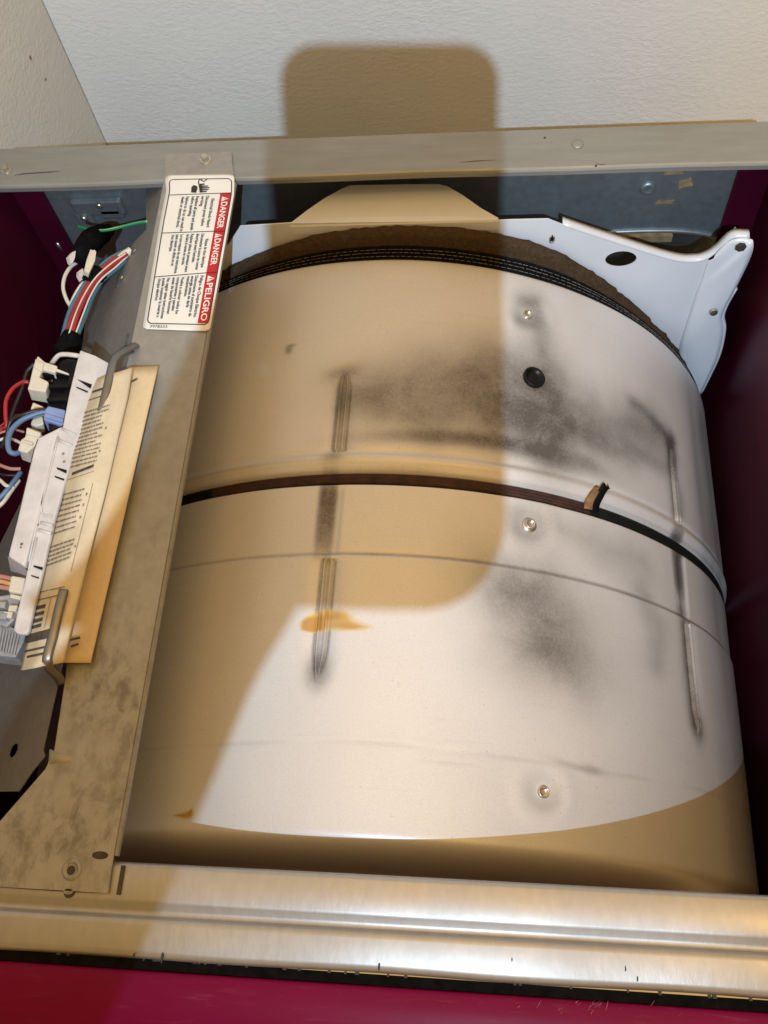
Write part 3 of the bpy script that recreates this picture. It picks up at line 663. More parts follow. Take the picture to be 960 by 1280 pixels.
# ================================================================== drive belt and torn tape
v = []; f = []; mi = []
bt = np.radians(np.arange(-180, 180.01, 1.5)); bpx = [(0.2946, -0.0055), (0.2946, -0.0012), (0.2932, -0.0004), (0.2918, -0.0011), (0.2904, -0.0004), (0.2890, -0.0011), (0.2876, -0.0004), (0.2866, -0.0012), (0.2866, -0.0055)]
n = len(bpx)
for k, t in enumerate(bt):
    for y, dr in bpx: v.append(dpos(t, y+0.0003*math.sin(t*5), RD+dr+0.0006))
for i in range(len(bt)-1):
    for k in range(n-1):
        f.append((i*n+k, (i+1)*n+k, (i+1)*n+k+1, i*n+k+1)); mi.append(0 if -0.40 < bt[i] < math.radians(31.3) else 1)
db = mesh('drive_belt', v, f, ['belt_brown', 'belt_black'], None, False)
db.data.polygons.foreach_set('material_index', mi); fix_normals(db)
tag(db, 'narrow dark brown ribbed belt running round the middle of the drum', 'belt')
t0, y0 = at_cyl(738, 618)
v = []; f = []; nI, nJ = 10, 8
for i in range(nI+1):
    a = i/nI
    for j in range(nJ+1):
        b = j/nJ
        jag = 0.0022*math.sin(j*2.3)+0.0016*math.sin(j*5.1) if i == nI else 0
        yv = 0.2885 + 0.0215*a + jag + 0.003*b*a
        tv = math.radians(30.3 + 2.3*b + 1.7*a*a)
        rv = RD + 0.0012 + 0.0040*math.sin(math.pi*0.75*b)*(0.35+0.65*a) + 0.0022*sstep(np.array(yv), 0.294, 0.302)
        v.append(dpos(tv, yv, float(rv)))
for i in range(nI):
    for j in range(nJ): f.append((i*(nJ+1)+j, (i+1)*(nJ+1)+j, (i+1)*(nJ+1)+j+1, i*(nJ+1)+j+1))
ts = mesh('tape_scrap', v, f, ['tape_brown', 'black'], None, True)
ts.data.polygons.foreach_set('material_index', [1 if ((k % nJ) >= 4 - (k//nJ > 6)) else 0 for k in range(len(f))])
so = ts.modifiers.new('thick', 'SOLIDIFY'); so.thickness = 0.0006
tag(ts, 'torn brown and black tape end curling up on the drum belt', 'tape')

# ================================================================== support bracket on the left
ZB = 0.0022
br = thing('support_bracket', 'long stained zinc bracket running front to back over the drum', 'bracket', (-0.145, 0.28, 0))
xr = lambda y: -0.1135 + 0.002*(0.3-y)
edge_r = [(-0.1205, 0.5815), (-0.118, 0.566), (xr(0.55), 0.551), (xr(0.4), 0.40), (xr(0.2), 0.20), (xr(0.0), 0.0), (-0.1122, -0.0165)]
gl = at(68, 937, ZB); g0 = at(-30, 1085, ZB); gl2 = at(80, 860, ZB)
edge_l = [(-0.215, -0.0165), (g0[0]-0.01, g0[1]), (gl[0]-0.003, gl[1]-0.012), (gl[0], gl[1]), (gl2[0], gl2[1]), (-0.170, 0.15), (-0.171, 0.30), (-0.1735, 0.45), (-0.176, 0.556), (-0.180, 0.5812)]
hx = at(90, 1087, ZB); hx2 = at(85, 1114.5, ZB)
bk = sheet_holes('top_plate', edge_r[::-1][::-1] + edge_l, [circle(hx2[0], hx2[1], 0.0028, 16, 0.0016)], lambda a, b, d: (a, b, ZB-d), 0.0014, 'bracket', br)
# right hand turned-down lip
v = []; f = []; ysr = np.linspace(0.545, 0.004, 30)
for y in ysr:
    v += [(xr(y)+0.0002, y, ZB-0.0001), (xr(y)+0.0012, y, ZB-0.0012), (xr(y)+0.0014, y, ZB-0.0035)]
for i in range(len(ysr)-1):
    for k in range(2): f.append((3*i+k, 3*i+k+1, 3*i+4+k, 3*i+3+k))
lp = fix_normals(mesh('edge_lip', v, f, 'bracket', br)); so = lp.modifiers.new('thick', 'SOLIDIFY'); so.thickness = 0.001
# sloping side plate
SL = 0.84; PN = np.array([-SL, 0, 1.0]); P0 = np.array([-0.1712, 0.3, ZB-0.001])
def pp(x, y, lift=0.0): return at_plane(x, y, P0+np.array([0, 0, lift]), PN)
out_px = [(182, 222), (183, 287), (172, 298), (160, 313), (145, 333), (125, 358), (114, 375), (107, 400), (103, 430), (96, 470), (80, 520), (-60, 800), (-70, 930), (-60, 990), (24, 989), (40, 965), (56, 945)]
sp3 = [pp(x, y) for x, y in out_px]
back = [(-0.1712, gl[1], ZB-0.001), (-0.1712, 0.15, ZB-0.001), (-0.1715, 0.30, ZB-0.001), (-0.1735, 0.45, ZB-0.0027), (-0.176, 0.551, ZB-0.0048)]
hole_px = [(17, 938, 4.5, 9)]
hs = []
for (hx_, hy_, a, b) in hole_px:
    hs.append([(q[0], q[1]) for q in [pp(hx_+a*math.cos(t)+0.35*b*math.sin(t)*-1, hy_+b*math.sin(t)) for t in np.linspace(0, 2*math.pi, 17)[:-1]]])
side = sheet_holes('side_plate', [(q[0], q[1]) for q in sp3] + [(q[0], q[1]) for q in back], hs, lambda a, b, d: (a, b, (a-P0[0])*SL+P0[2]-d), 0.0014, 'plate', br)
for (px, py, ln) in ((148, 351, 0.0075), (159, 425, 0.006), (166, 314, 0.004)):
    p = pp(px, py, 0.0004); e = MB(); e.box((p[0]-0.0012, p[1]-ln, p[2]-0.0014), (p[0]+0.0012, p[1]+ln, p[2]+0.0010)); e.build('slot', 'dark_zinc', side, False, 0.0008)
for (px, py) in ((150, 347), (166, 313)):
    p = pp(px+2, py, 0.0012); MB().disc(p, (-0.5, 0, 0.8), [(0.002, 0), (0.0015, 0.001)], 8).build('burr', 'bolt', side)
screw_top(257, 200, ZB, 0.0036, br)
p = at(90, 1087, ZB); MB().disc((p[0], p[1], ZB), (0, 0, 1), [(0.0062, 0), (0.0056, 0.0012), (0.0042, 0.0014), (0.0034, 0.0004), (0.0030, 0.0003)], 20).build('rivet', 'bracket', br, True)
MB().disc((p[0]-0.0004, p[1]-0.0004, ZB+0.0004), (0, 0, 1), [(0.0026, 0), (0.0022, 0.0004)], 10).build('rivet_hole_shade', 'dark_marks_and_shade', br)
p = at(85, 1114.5, ZB); MB().disc((p[0], p[1], 0.0005), (0, 0, 1), [(0.0034, 0), (0.0030, 0.0004)], 14).build('hole_shade', 'dark_marks_and_shade', br)  # dark disc painted as the shade inside the hole
p = at(125, 1069, ZB+0.0002)
nt_ = MB(); nt_.disc((p[0], p[1], ZB+0.0001), (0, 0, 1), [(0.0050, 0.0), (0.0046, 0.0004)], 16); o_ = nt_.build('pressed_tab', 'dark_marks_and_shade', br)
o_.data.transform(Matrix.Translation((p[0], p[1], 0)) @ Matrix.Diagonal((1, 0.45, 1, 1)) @ Matrix.Translation((-p[0], -p[1], 0)))
q0, q1, q2 = at(62, 936, ZB-.001), at(93, 949, ZB), at(60, 958, ZB-.001)
mesh('notch', [q0, q1, q2, at(70, 943, ZB+0.006)], [(0, 3, 1), (1, 3, 2), (2, 3, 0)], 'bracket', br, True)
# slot at the front end of the bracket in the rail
p = at(151, 1100, 0.0006); MB().box((p[0]-0.0012, p[1]-0.008, 0.0001), (p[0]+0.0012, p[1]+0.008, 0.0008)).build('slot', 'dark_marks_and_shade', fr)
# two spring clips that hold the booklet
def strap(P, wd, th, name):
    P = smooth_path(P, 6); v = []; f = []; n = len(P)
    for i, p_ in enumerate(P):
        t = P[min(i+1, n-1)]-P[max(i-1, 0)]; t /= np.linalg.norm(t); s = np.cross(t, [0.25, 0, 1]); s /= np.linalg.norm(s); up = np.cross(s, t)
        for a, b in ((-wd, -th), (wd, -th), (wd, th*0.4), (wd*0.5, th), (-wd*0.5, th), (-wd, th*0.4)): v.append(p_+s*a+up*b)
    for i in range(n-1):
        for k in range(6): f.append((i*6+k, i*6+(k+1) % 6, (i+1)*6+(k+1) % 6, (i+1)*6+k))
    f += [tuple(range(6))[::-1], tuple((n-1)*6+k for k in range(6))]
    return fix_normals(mesh(name, v, f, 'steel', br, True))
strap([at(170, 431, 0.004), at(158, 437, 0.013), at(145, 446, 0.021), at(140, 458, 0.024), at(134, 484, 0.025), at(127, 514, 0.024)], 0.0030, 0.0011, 'clip')
strap([at(80, 737, 0.026), at(74, 760, 0.027), at(66, 795, 0.027), at(59, 822, 0.026), at(62, 834, 0.020), at(72, 845, 0.008), at(77, 855, 0.001)], 0.0030, 0.0011, 'clip')
MB().tube([at(166, 440, 0.004), at(150, 448, 0.014), at(143, 460, 0.018), at(139, 480, 0.019)], 0.0012, 7).build('clip_wire', 'steel', br, True)

# ---------------- warning label glued to the bracket
ZL = ZB+0.0011
Lpx = [(0.0, (206, 218.5)), (0.10, (207.5, 238)), (0.28, (200, 276)), (0.62, (189.5, 340)), (1.0, (178, 411))]
Rpx = [(0.0, (293, 217.5)), (0.14, (292.5, 243)), (0.36, (284.5, 288)), (0.62, (276.5, 332)), (1.0, (262, 414))]
def lab_edge(T, s):
    S_ = [a for a, _ in T]; return np.array([np.interp(s, S_, [b[0] for _, b in T]), np.interp(s, S_, [b[1] for _, b in T])])
def lab_z(s, t): return ZL + 0.0016*math.exp(-(s/0.10)**2) + 0.0010*(t > 0.93)*(t-0.93)/0.07 + 0.0006*math.sin(s*9)*t
def lab(s, t, lift=0.0):
    a = lab_edge(Lpx, s); b = lab_edge(Rpx, s); q = a+(b-a)*t
    return at(q[0], q[1], lab_z(s, t)+lift)
def lab_grid(s0, s1, t0, t1, lift, ns=24, nt=12, corner=0.0):
    v = []; f = []
    for i in range(ns+1):
        s = s0+(s1-s0)*i/ns
        for j in range(nt+1):
            t = t0+(t1-t0)*j/nt
            if corner:      # round the corners
                ds = min(s-s0, s1-s); k = corner
                ins = 0.0 if ds >= k*0.45 else (1-math.sqrt(max(0, 1-((k*0.45-ds)/(k*0.45))**2)))*k
                t = t0+ins+(t1-t0-2*ins)*j/nt
            v.append(lab(s, t, lift))
    for i in range(ns):
        for j in range(nt): f.append((i*(nt+1)+j, (i+1)*(nt+1)+j, (i+1)*(nt+1)+j+1, i*(nt+1)+j+1))
    return v, f
v, f = lab_grid(0, 1, 0, 1, 0, 90, 12, 0.06)
wlb = mesh('warning_label', v, f, 'label', br, True)
so = wlb.modifiers.new('thick', 'SOLIDIFY'); so.thickness = 0.0003; so.offset = -1
tag(wlb, 'white and red danger label with three columns of text')
v, f = lab_grid(0.128, 0.955, 0.80, 0.962, 0.00012, 60, 4); mesh('red_band', v, f, 'label_red', wlb)
def lab_line(pts, wd, lift=0.0002):
    V_ = []; F_ = []
    P = [lab(s, t, lift) for s, t in pts]
    for i in range(len(P)):
        t = P[min(i+1, len(P)-1)]-P[max(i-1, 0)]; t /= np.linalg.norm(t)+1e-9; n = np.array([-t[1], t[0], 0]); V_ += [P[i]-n*wd, P[i]+n*wd]
    for i in range(len(P)-1): F_.append((2*i, 2*i+2, 2*i+3, 2*i+1))
    return V_, F_
bd = MB()
ring = []
for (cs, ct, a0) in ((0.045, 0.10, 180), (0.045, 0.90, 270), (0.935, 0.90, 0), (0.935, 0.10, 90)):
    pass
def rr_path(s0, s1, t0, t1, rs, rt):
    P = []
    for k in range(7): a = math.pi/2*k/6; P.append((s0+rs-rs*math.cos(a), t0+rt-rt*math.sin(a))) if False else None
    seg = [((s0+rs, t0+rt), 180, 270), ((s1-rs, t0+rt), 270, 360), ((s1-rs, t1-rt), 0, 90), ((s0+rs, t1-rt), 90, 180)]
    for (c, a0, a1) in seg:
        for k in range(6):
            a = math.radians(a0+(a1-a0)*k/5); P.append((c[0]+rs*math.cos(a), c[1]+rt*math.sin(a)))
    P.append(P[0]); Q = []
    for i in range(len(P)-1):
        m_ = max(1, int(abs(P[i+1][0]-P[i][0])/0.03))
        for k in range(m_): Q.append((P[i][0]+(P[i+1][0]-P[i][0])*k/m_, P[i][1]+(P[i+1][1]-P[i][1])*k/m_))
    return Q+[P[-1]]
bd.add(*lab_line(rr_path(0.030, 0.962, 0.055, 0.962, 0.028, 0.065), 0.00045))
for s in (0.128, 0.362, 0.655): bd.add(*lab_line([(s, t) for t in np.linspace(0.055, 0.962, 10)], 0.0004, 0.00024))
bd.build('border_lines', 'label_ink', wlb)
def text_mesh(txt, bold=0.0):
    cu = bpy.data.curves.new('lettering', 'FONT'); cu.body = txt; cu.size = 1.0; cu.offset = bold; cu.resolution_u = 3
    o = bpy.data.objects.new('lettering', cu); COL.objects.link(o); bpy.context.view_layer.update()
    me = bpy.data.meshes.new_from_object(o.evaluated_get(bpy.context.evaluated_depsgraph_get()))
    bpy.data.objects.remove(o); bpy.data.curves.remove(cu)
    V_ = [np.array(v.co) for v in me.vertices]; F_ = [tuple(p.vertices) for p in me.polygons]; bpy.data.meshes.remove(me)
    return V_, F_
def put_text(dst, txt, s0, s1, t0, h, bold=0.0, lift=0.0003, fit=True):
    V_, F_ = text_mesh(txt, bold)
    if not V_: return
    x0 = min(p[0] for p in V_); x1 = max(p[0] for p in V_)
    dst.add([lab(s0+(p[0]-x0)/(x1-x0)*(s1-s0), t0+p[1]*h/0.72, lift) for p in V_], F_)
# headings read downwards: white triangle mark then the word
hd = MB()
for (sa, sb, word) in ((0.150, 0.345, 'DANGER'), (0.378, 0.610, 'DANGER'), (0.672, 0.940, 'PELIGRO')):
    put_text(hd, word, sa+(sb-sa)*0.17, sb, 0.838, 0.090, 0.018)
    w_ = (sb-sa)*0.15
    tri = [(sa, 0.832), (sa+w_, 0.832), (sa+w_*0.5, 0.934)]
    hd.add([lab(*q, 0.0003) for q in tri], [(0, 1, 2)])
hd.build('heading_lettering', 'label_white', wlb)
for sa, sb in ((0.150, 0.345), (0.378, 0.610), (0.672, 0.940)):
    ex = MB(); w_ = (sb-sa)*0.15; c_ = sa+w_*0.5
    ex.add([lab(c_-w_*0.06, 0.858, .00045), lab(c_+w_*0.06, 0.858, .00045), lab(c_+w_*0.08, 0.906, .00045), lab(c_-w_*0.08, 0.906, .00045)], [(0, 1, 2, 3)])
    ex.add([lab(c_-w_*0.06, 0.840, .00045), lab(c_+w_*0.06, 0.840, .00045), lab(c_+w_*0.06, 0.850, .00045), lab(c_-w_*0.06, 0.850, .00045)], [(0, 1, 2, 3)])
    ex.build('exclamation_mark', 'label_red', wlb)
tx = MB()
COL1 = [('Electrical Shock Hazard', .705, .16, .335), ('Disconnect power before', .620, .142, .325), ('servicing.', .555, .142, .205), ('Replace all parts and panels', .478, .142, .350), ('before operating.', .413, .142, .262), ('Failure to do so can result in', .331, .142, .355), ('death or electrical shock.', .268, .142, .330)]
COL2 = [('Risque de choc électrique', .725, .415, .620), ('Déconnecter la source de courant', .650, .376, .632), ("électrique avant l'entretien.", .580, .376, .580), ('Replacer pièces et panneaux avant', .500, .376, .640), ('de faire la remise en marche.', .437, .376, .590), ('Le non-respect de ces instructions', .350, .376, .642), ('peut causer un décès ou un', .287, .376, .590), ('choc électrique.', .224, .376, .490)]
COL3 = [('Peligro de Choque Eléctrico', .745, .670, .920), ('Desconecte el suministro de', .668, .668, .915), ('energía antes de darle', .610, .668, .860), ('mantenimiento.', .552, .668, .795), ('Vuelva a colocar todos los', .468, .668, .900), ('componentes y paneles', .405, .668, .880), ('antes de hacerlo funcionar.', .342, .668, .905), ('No seguir estas instrucciones', .262, .668, .930), ('puede ocasionar la muerte o', .198, .668, .922), ('choque eléctrico.', .135, .668, .815)]
for (t_, tt, sa, sb) in COL1+COL2+COL3: put_text(tx, t_, sa, sb, tt-0.020, 0.046, 0.028)
tx.build('small_lettering', 'label_ink', wlb)
# part number, reading across the foot of the label
nm = MB(); V_, F_ = text_mesh('3978333', 0.0); x1 = max(p[0] for p in V_)
nm.add([lab(0.990-p[1]*0.020/0.72, 0.10+p[0]/x1*0.26, 0.0003) for p in V_], F_); nm.build('part_number', 'label_ink', wlb)
# shock symbol: hand with a bolt and a wavy wire
hs_ = MB()
def lq(u, v_): return (0.030+0.094*(1-v_), 0.40+0.22*u)
def poly_l(pts, lift=0.0003): hs_.add([lab(*lq(*q), lift) for q in pts], [tuple(range(len(pts)))])
poly_l([(-0.12, 0.08), (0.22, 0.04), (0.30, 0.36), (0.24, 0.52), (0.02, 0.58), (-0.12, 0.42)])
poly_l([(0.44, 0.04), (0.62, 0.06), (0.62, 0.52), (0.36, 0.60), (0.40, 0.30)])
for k, (va, ue) in enumerate(((0.08, 0.90), (0.21, 1.02), (0.34, 1.08), (0.46, 1.0))):
    poly_l([(0.60, va-0.03), (ue, va-0.005), (ue+0.02, va+0.03), (ue, va+0.065), (0.60, va+0.07)])
poly_l([(0.36, 0.55), (0.44, 0.52), (0.78, 0.60), (0.76, 0.68), (0.44, 0.66)])
hs_.add(*lab_line([lq(*q) for q in ((0.40, 0.62), (0.36, 0.80), (0.42, 0.95), (0.52, 0.97), (0.62, 0.86), (0.74, 0.82), (0.86, 0.92), (0.98, 1.02))], 0.0005, 0.0003))
hs_.build('shock_symbol', 'label_ink', wlb)

# ================================================================== folded booklet under the clips
bkq = at(110, 650, 0.0)
bo = thing('paper_booklet', 'folded tan instruction booklet tucked under two clips on the bracket', 'booklet', tuple(bkq))
Rb = [(0, (197.5, 457.5)), (0.5, (155.5, 643)), (1, (113, 828))]; Lb = [(0, (160, 459)), (0.45, (130, 620)), (1, (70, 828))]
def interp_px(T, s):
    S_ = [a for a, _ in T]; return np.interp(s, S_, [b[0] for _, b in T]), np.interp(s, S_, [b[1] for _, b in T])
v = []; f = []; n1_, n2_ = 30, 6
for i in range(n1_+1):
    s = i/n1_; a = np.array(interp_px(Lb, s)); b = np.array(interp_px(Rb, s))
    for j in range(n2_+1):
        t = j/n2_; q = a+(b-a)*t; z = 0.0075+0.0045*(1-t) + 0.0015*math.sin(s*4+t) + 0.002*t*t
        v.append(at(q[0], q[1], z))
for i in range(n1_):
    for j in range(n2_): f.append((i*(n2_+1)+j, (i+1)*(n2_+1)+j, (i+1)*(n2_+1)+j+1, i*(n2_+1)+j+1))
bs = mesh('back_sheet', v, f, 'paper2', bo, True); so = bs.modifiers.new('thick', 'SOLIDIFY'); so.thickness = 0.0012; so.offset = -1
Rf = [(0, (166.5, 459)), (0.1, (160, 497)), (0.45, (131, 620)), (0.68, (110, 702)), (0.92, (87, 797)), (1, (80, 828))]
Lf = [(0, (117, 474)), (0.1, (104, 505)), (0.2, (95, 540)), (0.3, (88, 572)), (0.5, (69, 645)), (0.7, (51, 722)), (0.85, (38, 785)), (1, (25, 838))]
def front(s, t, lift=0.0):       # t 0 = left by the module, 1 = fold on the right
    a = np.array(interp_px(Lf, s)); b = np.array(interp_px(Rf, s)); q = a+(b-a)*t
    z = 0.0125+0.0105*math.sin(math.pi*min(1, t*0.9+0.04)) - 0.012*max(0, 0.28-t)/0.28 + 0.004*max(0, t-0.7)/0.3 + 0.0020*math.sin(s*7+t*3) + 0.0014*math.sin(s*23+t*9)*(1-t) + 0.0008*math.sin(s*51+t*4)*(1-t)
    return at(q[0], q[1], z+lift)
n1_, n2_ = 50, 16; v = []; f = []
for i in range(n1_+1):
    for j in range(n2_+1): v.append(front(i/n1_, j/n2_))
for i in range(n1_):
    for j in range(n2_): f.append((i*(n2_+1)+j, (i+1)*(n2_+1)+j, (i+1)*(n2_+1)+j+1, i*(n2_+1)+j+1))
fs = mesh('front_sheet', v, f, 'paper1', bo, True); so = fs.modifiers.new('thick', 'SOLIDIFY'); so.thickness = 0.0008; so.offset = -1
def strip_on(dst, fn, s, t0, t1, hw, slope=0.0, lift=0.0009):
    n = 4
    for a in (0,):
        V_ = []; 
        for k in range(n+1):
            t = t0+(t1-t0)*k/n; ss = s+slope*(t-t0); V_ += [fn(ss-hw, t, lift), fn(ss+hw, t, lift)]
        dst.add(V_, [(2*k, 2*k+1, 2*k+3, 2*k+2) for k in range(n)])
pt = MB()
def text_rows(s0, s1, rows, t_end, slope):
    for k in range(rows):
        s = s0+(s1-s0)*k/max(1, rows-1); t = 0.05; end = t_end*random.choice([1, 1, 0.92, 0.8])
        while t < end:
            wd = random.uniform(0.035, 0.12)
            strip_on(pt, front, s-0.028*t, t, min(t+wd, end), 0.0030, -0.03); t += wd+0.014
text_rows(0.135, 0.335, 14, 0.62, 0); text_rows(0.430, 0.560, 8, 0.50, 0); text_rows(0.605, 0.665, 5, 0.56, 0)
for k, (s, t) in enumerate(((0.200, .64), (0.285, .62), (0.435, .56), (0.472, .55), (0.515, .55), (0.615, .60))):
    strip_on(pt, front, s, t, t+0.035, 0.0042)
pt.build('printed_text', 'ink2', fs)
for (s_, ta, tb2, hw, sl) in ((0.358, 0.13, 0.58, 0.0052, -0.05), (0.055, 0.10, 0.46, 0.0045, -0.02), (0.088, 0.05, 0.5, 0.0018, -0.03), (0.888, 0.0, 0.50, 0.0160, 0), (0.933, 0.0, 0.55, 0.0036, 0), (0.955, 0.08, 0.5, 0.0040, 0), (0.792, 0.02, 0.24, .0055, 0), (0.812, 0.02, 0.24, .0055, 0), (0.832, 0.02, 0.24, .0055, 0), (0.850, 0.02, 0.24, .0055, 0)):
    pk = MB(); strip_on(pk, front, s_, ta, tb2, hw, sl); pk.build('bold_print', 'ink', fs)
ln = MB()
strip_on(ln, front, 0.378, 0.05, 0.62, 0.0010, -0.04); strip_on(ln, front, 0.745, 0.02, 0.6, 0.0012); strip_on(ln, front, 0.768, 0.02, 0.55, 0.0016)
for (sa, sb, t) in ((0.40, 0.70, 0.66), (0.77, 0.865, 0.33)):
    V_ = []
    for k in range(13): s = sa+(sb-sa)*k/12; V_ += [front(s, t-0.006, .0009), front(s, t+0.006, .0009)]
    ln.add(V_, [(2*k, 2*k+2, 2*k+3, 2*k+1) for k in range(12)])
ln.build('ruled_lines', 'ink2', fs)
for pts, z_ in (([(163, 478), (171, 474)], .0165), ([(148, 532), (150, 521)], .0165), ([(88, 800), (100, 797)], .0140), ([(89, 808), (98, 805)], .0140)):
    MB().tube([at(*q, z_) for q in pts], 0.0008, 5, 1).build('print_mark', 'ink', bs)

# ================================================================== control module (white plastic)
cmq = at(60, 620, -0.03)
cm = thing('control_module', 'dusty white plastic control housing beside the booklet', 'housing', tuple(cmq))
ZM = 0.0100
def pz(pts, z): return [at(x, y, z) for x, y in pts]
strip_px = [(100, 437), (119, 444), (137, 454), (126, 486), (112, 512), (100, 545), (93, 560), (88, 580), (81, 602), (68, 650), (54, 710), (40, 770), (36, 788), (33, 793), (21, 792), (16.5, 787), (20, 770), (33, 716), (47, 645), (58, 597), (71, 540), (78, 533), (86, 492), (95, 455)]
o_ = MB().prism(pz(strip_px, ZM), (0, 0, -0.004)).build('mounting_strip', 'plastic', cm, False, 0.0012)
blk_px = [(78, 532), (72, 540), (60, 590), (47, 645), (33, 700), (30, 708), (9.5, 695), (21, 650), (42, 562), (47.5, 547)]
o2 = MB().prism(pz(blk_px, ZM+0.0016), (0, 0, -0.006)).build('cover', 'plastic', cm, False, 0.0015)
A_ = pz([(47.5, 547), (42, 562), (21, 650), (9.5, 695)], ZM-0.001); B_ = [q+np.array([-0.010, -0.001, -0.026]) for q in A_]
v = A_+B_; mesh('cover_side', v, [(0, 4, 5, 1), (1, 5, 6, 2), (2, 6, 7, 3)], 'plastic_side', o2)
A_ = pz([(9.5, 695), (30, 708)], ZM-0.001); B_ = [A_[0]+np.array([-0.010, -0.001, -0.026]), A_[1]+np.array([0, -0.006, -0.026])]
mesh('cover_end', A_+B_, [(0, 2, 3, 1)], 'plastic_side', o2)
# raised inner border lines, cross ribs and slots on the strip
for pts in ([(73, 546), (62, 590), (49, 643), (36, 702)], [(68, 558), (58, 598), (52, 640), (65, 645)], [(46, 672), (36, 712)]):
    MB().tube(pz(pts, ZM+0.0005), 0.0007, 6, 3).build('edge_bead', 'plastic', o_, True)
for pts in ([(78, 536), (94, 544)], [(73, 550), (90, 557)], [(51, 653), (66, 657)], [(48, 662), (64, 667)]):
    MB().tube(pz(pts, ZM+0.0002), 0.0012, 6, 2).build('cross_rib', 'plastic', o_, True)
for tri in ([(97, 474.5), (115, 481), (113, 486)], [(95.5, 483.5), (96, 485), (109, 491), (110, 489.5)], [(71, 584.5), (83.5, 588), (83, 592), (71.5, 586.5)], [(68.5, 595), (69, 597), (80, 601), (80.5, 599)], [(42, 707), (53.5, 709.5), (53, 713), (42.5, 709)], [(39, 719), (39.5, 720.5), (48.5, 723.5), (49, 722)]):
    MB().prism(pz(tri, ZM+0.0002), (0, 0, 0.0005)).build('slot', 'black', o_)
for px, py, r_ in ((27, 680, 0.0012), (26, 684, 0.0008), (79, 567, 0.001), (80, 577, 0.0011), (47, 656, 0.001)):
    p = at(px, py, ZM+0.0005 if px > 40 else ZM+0.0019); MB().disc(p, (0, 0, 1), [(r_, 0), (r_*0.6, 0.0003)], 7).build('dirt_spot', 'ink2', o_)
# black body under the strip, upper end
bb = MB().prism(pz([(72, 452), (82, 446), (97, 448), (84, 500), (78, 533), (60, 540), (56, 512), (62, 480)], -0.004), (0, 0, -0.03)).build('terminal_body', 'black', cm, False, 0.003)
for k in range(3):
    p = at(70+3*k, 470+16*k, -0.003); MB().box((p[0]-0.010, p[1]-0.0015, p[2]-0.004), (p[0]+0.010, p[1]+0.0015, p[2]+0.004)).build('rib', 'black', bb, False, 0.001)

# ---------------- connectors: each lifts off
def connector(name, label, pts, z, dep, m, extras=(), cat='connector', bev=0.0012, grp=None):
    P = pz(pts, z); c_ = sum(P)/len(P)
    t = thing(name, label, cat, (c_[0], c_[1], z-dep), grp)
    body = MB().prism(P, (-0.004, 0, -dep)).build('shell', m, t, False, bev)
    for (nm_, pts2, z2, d2, m2) in extras:
        MB().prism(pz(pts2, z2), (0, 0, -d2)).build(nm_, m2, t, False, bev*0.6)
    return t
connector('plug_connector', 'large cream C-shaped connector at the upper end of the white housing', [(47, 444), (42, 455), (36, 480), (34, 486), (57, 490), (61, 477), (49, 471), (53, 462), (69, 466), (72, 457), (56, 452)], 0.004, 0.016, 'cream',
          (('latch', [(70, 460), (86, 466.5), (85, 468), (69, 463.5)], 0.0045, 0.002, 'cream'), ('top_face', [(44, 448), (54, 454), (52, 464), (42, 459)], 0.0058, 0.003, 'cream')))
connector('plug_connector', 'blue connector plugged in below the black terminal block', [(60, 507), (82, 512), (78, 532), (54, 524), (56, 512)], -0.001, 0.018, 'blue_con', (('step', [(56, 516), (79, 523), (78, 528), (55, 521)], 0.001, 0.004, 'blue_con'),))
connector('plug_connector', 'small cream and orange connector left of the blue one', [(41, 502), (55, 508), (54, 513), (40, 515), (38, 511)], -0.006, 0.012, 'cream', (('seal_insert', [(43, 508), (54, 509), (50, 513), (41, 514)], -0.005, 0.004, 'w_orange'),))
connector('plug_connector', 'pale connector in the shade under the blue one', [(40, 524), (53, 519), (55, 530), (45, 533), (38, 530)], -0.010, 0.012, 'cream')
connector('plug_connector', 'stepped white connector at the corner of the housing cover', [(34, 533), (52, 540), (49, 549), (46, 555), (33, 566), (22, 562), (26, 549), (31, 546)], -0.004, 0.016, 'cream',
          (('step', [(28, 549), (41, 553), (40, 556), (27, 552)], -0.002, 0.004, 'cream'), ('step', [(33, 534), (51, 541), (49, 546), (32, 542)], -0.002, 0.004, 'cream')))
connector('plug_connector', 'cream connector at the lower end of the housing with pink wires', [(14, 719), (32, 722), (28, 742), (10, 739)], 0.000, 0.014, 'cream', (('foot', [(13, 742), (27, 745), (25, 750), (12, 747)], -0.002, 0.008, 'cream'),))
gc = connector('plug_connector', 'ribbed grey plug at the lower left below the cream connector', [(0, 776), (32, 792), (30, 801), (19, 822), (-12, 818), (-14, 780)], -0.010, 0.020, 'grey_con')
for k in range(7):
    MB().prism(pz([(1+k*3.6, 785+k*1.2), (2.6+k*3.6, 786+k*1.2), (-2+k*3.4, 812+k*1.0), (-3.6+k*3.4, 811+k*1.0)], -0.0085), (0, 0, -0.002)).build('rib', 'grey_con', gc)
cg = connector('plug_connector', 'clear grey jumbled connector behind the ribbed plug', [(-8, 746), (14, 742), (24, 752), (20, 772), (8, 784), (-10, 778)], -0.006, 0.016, 'grey_con')
for (px, py) in ((4, 758), (12, 770), (6, 772), (18, 762), (2, 768)):
    p = at(px, py, -0.004); MB().box((p[0]-0.003, p[1]-0.0022, p[2]-0.003), (p[0]+0.003, p[1]+0.0022, p[2]+random.uniform(0.001, 0.004))).build('pin_block', random.choice(['cream', 'grey_con']), cg, False, 0.0006)

